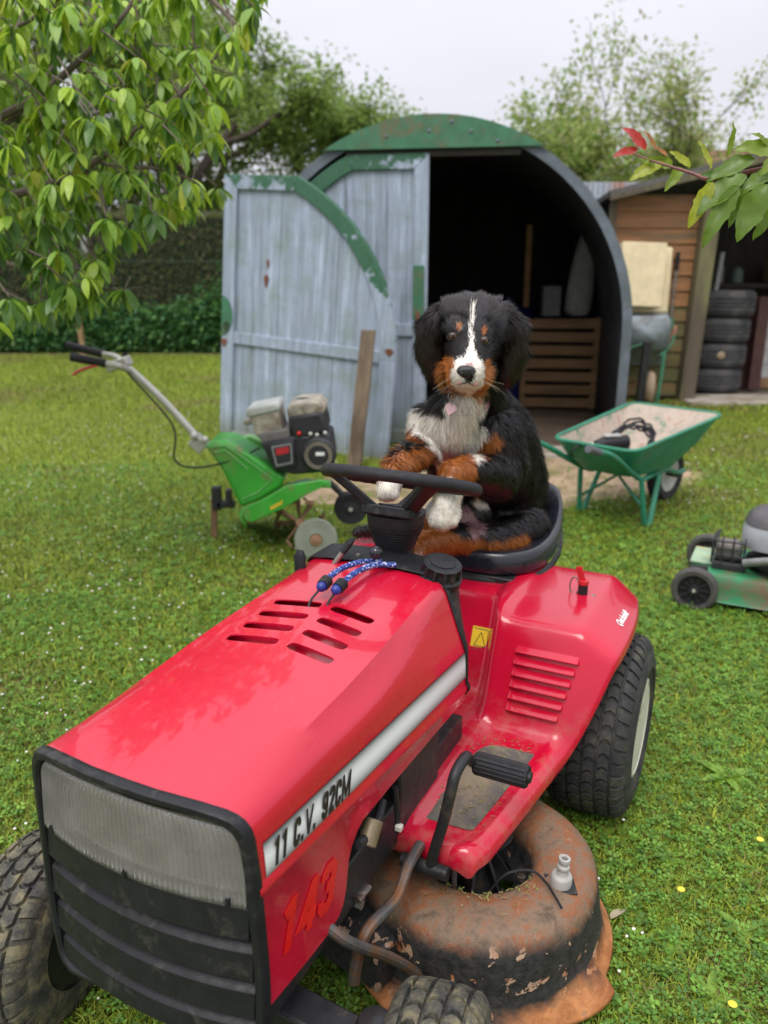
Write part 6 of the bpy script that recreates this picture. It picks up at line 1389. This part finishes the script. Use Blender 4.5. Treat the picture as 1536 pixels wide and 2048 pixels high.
BR = [[(-60, 250, 3.6), (0, 232, 3.5), (80, 190, 3.4), (160, 120, 3.35), (220, 65, 3.3), (268, 0, 3.3), (300, -60, 3.3)], [(-60, 300, 3.6), (40, 225, 3.5), (120, 110, 3.6), (180, 20, 3.6)],
      [(-60, 420, 3.7), (60, 380, 3.6), (150, 350, 3.5), (260, 270, 3.4), (330, 215, 3.3), (400, 150, 3.3), (450, 90, 3.3)], [(-60, 330, 3.8), (100, 300, 3.8), (220, 330, 3.7), (330, 340, 3.7), (400, 370, 3.7)],
      [(-60, 520, 3.8), (60, 540, 3.7), (160, 560, 3.6), (230, 580, 3.55), (285, 575, 3.5)], [(-60, 100, 3.5), (60, 40, 3.4), (150, -30, 3.4)], [(150, 350, 3.5), (180, 430, 3.5), (210, 500, 3.5)], [(300, -60, 3.5), (400, -20, 3.5), (480, 60, 3.45), (505, 100, 3.4)]]
rr = random.Random(5); tips = []
for k, ln in enumerate(BR):
    P = [at(*p) - CO for p in ln]; P = smooth_path([Vector((.06, 0, P[0].z - .25))] + P, 6) if k not in (6, 7) else smooth_path(P, 6)
    b = MB(); r0 = .022 if k in (0, 2) else .013; b.tube(P, [lerp(r0, .005, j / (len(P) - 1)) for j in range(len(P))], 7); b.build('branch', BARKL, cherry)
REG = [(545, -60), (515, 80), (470, 140), (455, 200), (420, 290), (435, 380), (360, 420), (270, 450), (230, 500), (200, 560), (290, 590), (270, 612), (170, 620), (90, 640), (0, 665), (-80, 665), (-80, -60)]
def inside(x, y, P):
    c = False
    for (x0, y0), (x1, y1) in zip(P, P[1:] + P[:1]):
        if (y0 > y) != (y1 > y) and x < (x1 - x0) * (y - y0) / (y1 - y0) + x0: c = not c
    return c
clus = []
while len(clus) < 470:
    u, v_ = rr.uniform(-80, 530), rr.uniform(-60, 640)
    if inside(u, v_, REG): clus.append((u, v_, rr.uniform(3.0, 4.3)))
clus += [(175, 230, 2.9), (30, 60, 2.9), (250, 170, 3.0), (190, 240, 2.92), (250, 575, 3.3), (190, 530, 3.3), (110, 560, 3.4), (330, 240, 3.1), (360, 190, 3.1)]
singles = []; tw = MB()
for ci, (u, v_, Y) in enumerate(clus):
    c_ = at(u, v_, Y) - CO; near = Y < 3.25
    tw.tube([c_ + Vector((rr.uniform(-.12, .02), rr.uniform(-.05, .1), rr.uniform(.02, .12))), c_], [.004, .0025], 4)
    for k in range(rr.randint(8, 13)):
        a = rr.uniform(0, 2 * math.pi); el = rr.uniform(-1.35, -.35); d = Vector((math.cos(a) * math.cos(el), math.sin(a) * math.cos(el), math.sin(el)))
        up = Vector((math.cos(a) * .6 + rr.uniform(-.3, .3), math.sin(a) * .6 + rr.uniform(-.3, .3), 1)); L = rr.uniform(.05, .105)
        low = v_ > 420
        kind = rr.choices(['light', 'mid', 'dark', 'yellow'], [.35, .40, .2, .05] if not low else [.10, .40, .48, .02])[0]
        singles.append((Y, kind, c_ + d * .015, d, up, L))
tw.build('twigs', BARKL, cherry)['kind'] = 'stuff'
singles.sort(key=lambda s: s[0])
for Y, kind, c_, d, up, L in singles[:290]: leaf_obj(kind, c_, d, up, L, cherry, rr.uniform(.7, 1.1))
for kind in ('light', 'mid', 'dark', 'yellow'):
    S_ = [s for s in singles[290:] if s[1] == kind]; Vs = []; Fs = []
    for j, (Y, _, c_, d, up, L) in enumerate(S_):
        x = np.array(d.normalized()); y = np.cross(np.array(up), x); y /= np.linalg.norm(y); z = np.cross(x, y)
        Vs.append(np.array(c_) + L * (LT[:, :1] * x + LT[:, 1:2] * y + LT[:, 2:] * z)); Fs.append(LF + j * len(LT))
    mesh_np('foliage_' + kind, np.vstack(Vs), np.vstack(Fs), LEAF_MAT[kind], cherry, True)['kind'] = 'stuff'
# sprig reaching in from the right: larger, wavy, nibbled leaves
SPM = {}
for kind in LEAF_COL:
    SPM[kind] = []
    for var in range(2):
        rq = random.Random(var * 7 + len(kind)); n = 14; Vv = []; Ff = []
        for k in range(n + 1):
            t = k / n; w0 = .21 * math.sin(math.pi * t ** .8) ** .75 if 0 < k < n else .004; z = -.30 * t * t + .03 * math.sin(t * 9 + var)
            wl, wr = w0 * rq.uniform(.80, 1.06), w0 * rq.uniform(.80, 1.06); Vv += [(t, -wl, z + .30 * wl + .018 * math.sin(k * 1.9)), (t, -wl * .5, z + .05 * wl), (t, 0, z - .006), (t, wr * .5, z + .05 * wr), (t, wr, z + .30 * wr + .018 * math.sin(k * 2.3 + 1))]
        for k in range(n):
            for j in range(4): a = 5 * k + j; Ff.append((a, a + 5, a + 6, a + 1))
        me = bpy.data.meshes.new('leaf'); me.from_pydata(Vv, [], Ff); me.shade_smooth(); me.materials.append(SPR_MAT[kind]); SPM[kind].append(me)
spr = thing('leafy_sprig', 'leafy twig with bright green and a few red leaves reaching in at the right edge', 'twig', at(1600, 320, 1.75))
SO = Vector(spr.location)
TWIG = M('reddish_twig', (.16, .05, .035), .6, 0, .3, 40)
b = MB(); b.tube(smooth_path([at(2300, 120, 1.85) - SO, at(1900, 240, 1.8) - SO, at(1640, 310, 1.75) - SO, at(1560, 330, 1.75) - SO, at(1490, 345, 1.75) - SO, at(1420, 358, 1.76) - SO, at(1380, 345, 1.9) - SO, at(1300, 320, 2.3) - SO, at(1250, 300, 2.6) - SO], 6), [.009 - .007 * k / 48 for k in range(49)], 7); b.build('stem', TWIG, spr)
for (u0, v0), (u1, v1), Y, kind, w_ in (((1492, 350), (1402, 402), 1.72, 'mid', 1.15), ((1425, 365), (1384, 440), 1.73, 'yellow', .9), ((1478, 372), (1408, 470), 1.70, 'mid', .8), ((1536, 368), (1478, 462), 1.68, 'mid', 1.15), ((1510, 318), (1428, 340), 1.74, 'mid', 1.0), ((1560, 300), (1490, 285), 1.74, 'light', 1.1),
        ((1452, 312), (1478, 252), 1.74, 'light', .8), ((1545, 390), (1522, 468), 1.72, 'mid', 1.0), ((1500, 385), (1458, 436), 1.73, 'mid', .95), ((1550, 340), (1486, 372), 1.71, 'mid', 1.0), ((1420, 340), (1412, 282), 1.9, 'yellow', .9), ((1590, 290), (1530, 330), 1.7, 'light', 1.1), ((1575, 350), (1545, 420), 1.69, 'light', 1.0), ((1540, 295), (1520, 262), 1.75, 'light', 1.0), ((1445, 350), (1415, 345), 1.75, 'dark', 1.0),
        ((1330, 320), (1268, 345), 2.3, 'yellow', 1.0), ((1345, 330), (1300, 318), 2.3, 'light', 1.1), ((1365, 335), (1335, 372), 2.1, 'light', 1.0), ((1290, 300), (1262, 252), 2.5, 'red', 1.2), ((1275, 300), (1235, 302), 2.5, 'red', 1.0), ((1310, 300), (1300, 262), 2.5, 'orange', .9), ((1335, 315), (1318, 290), 2.3, 'orange', 1.0), ((1380, 335), (1352, 300), 2.1, 'yellow', .9)):
    A = at(u0, v0, Y) - SO; B = at(u1, v1, Y - .02) - SO; d = B - A
    lo = leaf_obj(kind, A, d, Vector((rr.uniform(-.6, .6), -.8, rr.uniform(.2, 1.0))), d.length * 1.08, spr, w_ * 1.0); lo.data = SPM[kind][rr.randint(0, 1)]

# ---------------------------------------------------------------- grass, clover, daisies
WHEELPADS = [(TW(0, .435, 0), .20), (TW(0, -.435, 0), .2), (TW(1.165, .42, 0), .13), (TW(1.165, -.42, 0), .13)]
DP = [ground(u, v_) for u, v_ in DIRT_PX]; DPX = np.array([(p.x, p.y) for p in DP])
def in_poly(P, poly):
    c = np.zeros(len(P), bool); x, y = P[:, 0], P[:, 1]
    for (x0, y0), (x1, y1) in zip(poly, np.roll(poly, -1, 0)):
        cr = (y0 > y) != (y1 > y); xx = (x1 - x0) * (y - y0) / (y1 - y0 + 1e-12) + x0; c ^= cr & (x < xx)
    return c
SH = np.array([[SX, SY]]); _cs, _sn = math.cos(-SROT), math.sin(-SROT)
gr = np.random.default_rng(99)
def scatter(d0, d1, dens):
    hw0, hw1 = .58 * d0 + .8, .58 * d1 + .8; A = (d1 - d0) * (hw0 + hw1); n = int(A * dens)
    y = gr.uniform(d0, d1, n); x = gr.uniform(-1, 1, n) * (.58 * y + .8); P = np.stack([x, y], 1)
    jit = gr.normal(0, .05, P.shape); keep = ~(in_poly(P + jit, DPX) & (gr.random(n) > .06))
    q_ = P - SH; lx = q_[:, 0] * _cs - q_[:, 1] * _sn; ly = q_[:, 0] * _sn + q_[:, 1] * _cs
    keep &= ~((np.abs(lx) < HW + .05) & (ly > -.1) & (ly < 4.7)); keep &= ~((P[:, 0] > 2.5) & (P[:, 1] > LY - .1)); keep &= ~((P[:, 0] > 3.4) & (P[:, 1] > LY - .45)); keep &= P[:, 1] < 14.4
    return P[keep]
def fbm(P, s, seed): return np.array([mnoise.noise(Vector((x * s + seed, y * s, seed * .7))) for x, y in P])
def coarse(P, s, seed):
    """cheap smooth noise on a grid"""
    g_ = np.random.default_rng(seed).random((160, 160)); u = (P[:, 0] * s + 40) % 159; v_ = (P[:, 1] * s + 20) % 159
    i, j = u.astype(int), v_.astype(int); fu, fv = u - i, v_ - j; fu = fu * fu * (3 - 2 * fu); fv = fv * fv * (3 - 2 * fv)
    return (g_[i, j] * (1 - fu) + g_[i + 1, j] * fu) * (1 - fv) + (g_[i, j + 1] * (1 - fu) + g_[i + 1, j + 1] * fu) * fv
GCOL = np.array([(.21, .30, .026), (.27, .36, .03), (.16, .235, .022), (.35, .40, .045), (.23, .315, .04)])
DRY = np.array([.30, .25, .09])
GRM = M_vcol('grass_blade', .5, .3, .35)
def blades(name, P, h, w_, seg2):
    n = len(P); a = gr.uniform(0, 2 * np.pi, n); le = gr.uniform(.25, 1.25, n); H_ = h * gr.uniform(.55, 1.35, n) * (.75 + .5 * coarse(P, 1.4, 4))
    d = np.stack([np.cos(a) * np.sin(le), np.sin(a) * np.sin(le), np.cos(le)], 1); s_ = np.stack([np.sin(a), -np.cos(a), np.zeros(n)], 1)
    s_ = s_ * np.cos(gr.uniform(-.7, .7, n))[:, None]
    p0 = np.stack([P[:, 0], P[:, 1], np.zeros(n)], 1); W_ = (w_ * gr.uniform(.7, 1.3, n))[:, None]; Hc = H_[:, None]
    dry = coarse(P, .9, 7) * .55 + coarse(P, 3.1, 8) * .45; dryp = np.clip((dry - .54) * 3.6, 0, .9); isd = gr.random(n) < dryp * .6 + .05
    c = GCOL[gr.integers(0, len(GCOL), n)] * gr.uniform(.75, 1.3, (n, 1)); c = c * (.8 + .4 * coarse(P, .5, 9))[:, None]; c[isd] = DRY * gr.uniform(.6, 1.2, (isd.sum(), 1)) 
    if seg2:
        p1 = p0 + d * Hc * .55; bend = np.stack([np.cos(a), np.sin(a), -.55 * np.ones(n)], 1); p2 = p1 + (d * .55 + bend * .25) * Hc * .62
        p2[:, 2] = np.maximum(p2[:, 2], .004)
        V = np.stack([p0 - s_ * W_ * .5, p0 + s_ * W_ * .5, p1 - s_ * W_ * .5, p1 + s_ * W_ * .5, p2], 1).reshape(-1, 3); i = np.arange(n)[:, None] * 5
        Fc = np.concatenate([i + [0, 1, 3], i + [0, 3, 2], i + [2, 3, 4]], 0); k = 5
    else:
        V = np.stack([p0 - s_ * W_ * .5, p0 + s_ * W_ * .5, p0 + d * Hc], 1).reshape(-1, 3); i = np.arange(n)[:, None] * 3; Fc = i + [0, 1, 2]; k = 3
    o = mesh_np(name, V, Fc, GRM, None, True, np.repeat(c, k, 0))
    N_ = np.stack([gr.normal(0, .45, n), gr.normal(0, .45, n), np.ones(n)], 1); N_ /= np.linalg.norm(N_, axis=1, keepdims=True)
    o.data.normals_split_custom_set_from_vertices(np.repeat(N_, k, 0).tolist()); return o
parts_ = [(blades('short_grass', scatter(.75, 2.6, 30000), .036, .0034, True), 'dense short grass and clover of the lawn nearest the red mower'), (blades('short_grass', scatter(2.6, 4.6, 15000), .036, .005, True), 'short grass of the lawn in the middle distance around the tiller'),
          (blades('short_grass', scatter(4.6, 8.5, 6500), .042, .009, False), 'short grass of the lawn before the arched shed'), (blades('short_grass', scatter(8.5, 14.4, 2600), .05, .016, False), 'far short grass of the lawn before the hedge')]
for o, lab in parts_: tag(o, lab, 'grass', None, 'stuff')
# clover: three round leaflets on a short stem
def clover(P, size):
    n = len(P); a0 = gr.uniform(0, 2 * np.pi, n); z0 = gr.uniform(.012, .034, n); tilt = gr.normal(0, .3, (n, 2)); sz = size * gr.uniform(.6, 1.3, n); V = []; c = np.array([(.15, .31, .035), (.11, .25, .035), (.20, .36, .05), (.09, .20, .03)])[gr.integers(0, 4, n)] * gr.uniform(.8, 1.25, (n, 1))
    Vs = []
    for k in range(3):
        a = a0 + k * 2 * np.pi / 3; pts = []
        for rr_, da in ((.08, 0), (.65, -.55), (1.05, -.36), (.98, 0), (1.05, .36), (.65, .55)):
            x = sz * rr_ * np.cos(a + da); y = sz * rr_ * np.sin(a + da); z = z0 + x * tilt[:, 0] + y * tilt[:, 1] + sz * (.12 if da else -.03)
            pts.append(np.stack([P[:, 0] + x, P[:, 1] + y, np.maximum(z, .003)], 1))
        Vs.append(np.stack(pts, 1))
    V = np.concatenate(Vs, 0).reshape(-1, 3); m = 3 * n; i = np.arange(m)[:, None] * 6
    Fc = np.concatenate([i + [0, 1, 2], i + [0, 2, 3], i + [0, 3, 4], i + [0, 4, 5]], 0)
    return mesh_np('clover', V, Fc, GRM, None, False, np.repeat(np.tile(c, (3, 1)), 6, 0))
Pc = scatter(.75, 3.4, 6500); Pc = Pc[coarse(Pc, 2.2, 15) * .6 + gr.random(len(Pc)) * .5 > .42]; tag(clover(Pc, .0105), 'three-lobed clover leaves among the grass round the mower', 'clover', None, 'stuff')
Pc = scatter(3.4, 6, 1400); Pc = Pc[coarse(Pc, 1.6, 16) * .6 + gr.random(len(Pc)) * .5 > .5]; tag(clover(Pc, .014), 'clover patches among the grass farther back on the lawn', 'clover', None, 'stuff')
# daisies and clover heads
Pd = scatter(1.2, 9, 42); Pd = Pd[coarse(Pd, .9, 21) > .42]; n = len(Pd); ang_ = np.linspace(0, 2 * np.pi, 9)[:-1]
rad = .0034 * gr.uniform(.6, 1.3, n) * (1 + .10 * Pd[:, 1]); zc_ = gr.uniform(.035, .055, n)
V = np.concatenate([np.stack([Pd[:, 0], Pd[:, 1], zc_ + .004], 1)[:, None], np.stack([Pd[:, :1] + rad[:, None] * np.cos(ang_), Pd[:, 1:] + rad[:, None] * np.sin(ang_), np.repeat(zc_[:, None], 8, 1)], 2)], 1).reshape(-1, 3)
i = np.arange(n)[:, None] * 9; Fc = np.concatenate([i + [0, 1 + k, 1 + (k + 1) % 8] for k in range(8)], 0)
tag(mesh_np('lawn_daisies', V, Fc, M('daisy_petal', (.72, .68, .64), .7), None, False), 'tiny white daisies and clover heads dotted over the lawn', 'daisies', None, 'stuff')
# plantain rosettes and a few single bits
def rosette(u, v_, n, L, kind, lab):
    c_ = ground(u, v_); t = thing('lawn_weed', lab, 'weed', c_, rr.uniform(0, 6), 'broad-leaved weeds in the lawn')
    for k in range(n):
        a = 2 * math.pi * k / n + rr.uniform(-.3, .3); d = Vector((math.cos(a), math.sin(a), rr.uniform(.12, .5))); leaf_obj(kind, Vector((0, 0, .008)), d, Vector((0, 0, 1)), L * rr.uniform(.7, 1.15), t, .8)
rosette(1450, 1560, 15, .085, 'mid', 'large plantain rosette to the right of the big rear tyre')
rosette(1480, 1870, 9, .055, 'mid', 'small leafy weed in the lawn near the lower right edge')
rosette(1330, 1880, 8, .065, 'mid', 'low dandelion-like weed right of the rusty cutting deck')
rosette(1420, 2000, 9, .06, 'mid', 'low weed in the bottom right corner of the lawn')
rosette(1340, 1720, 8, .05, 'mid', 'small weed between the rear tyre and the cutting deck')
rosette(1500, 1310, 8, .06, 'mid', 'small weed rosette in the lawn below the push mower')
dl = thing('dead_leaf', 'curled pale dead leaf lying on the grass beside the cutting deck', 'leaf', ground(1222, 1838, .03), .5)
o_ = leaf_obj('orange', Vector((0, 0, 0)), Vector((1, .3, .1)), Vector((0, .4, 1)), .06, dl, 1.1); o_.data = o_.data.copy(); o_.data.materials.clear(); o_.data.materials.append(M('dead_leaf', (.42, .36, .24), .8)); o_.name = 'leaf_blade'
for k, (u, v_, du) in enumerate(((95, 2046, -12), (130, 2046, -25))):
    A = ground(u, v_); b = MB(); B = A + Vector((du * .001, -.01, .10 - .015 * k)); b.tube(smooth_path([A, A.lerp(B, .6) + Vector((.006, 0, 0)), B, B + Vector((.008, 0, .006))], 4), [.0022] * 12 + [.001], 5); tag(b.build('grass_stalk', LEAF_MAT['mid']), ['leftmost', 'second'][k] + ' tall grass stalk before the muddy front tyre', 'grass stalk', 'tall stalks at the front tyre')
for u, v_, k in ((1520, 1680, 0), (1362, 1780, 1), (1465, 2010, 2)):
    c_ = ground(u, v_, .04); b = MB(); b.lathe([(0, 0), (.006, 0), (.009, .003), (.004, .005), (0, .005)], 10, Matrix.Translation(c_)); tag(b.build('yellow_flower', M('yellow_petal_%d' % k, (.75, .6, .05), .6)), ['yellow flower right of the rear tyre near the right edge', 'yellow petal on the grass right of the cutting deck', 'yellow petal near the bottom right corner'][k], 'flower')
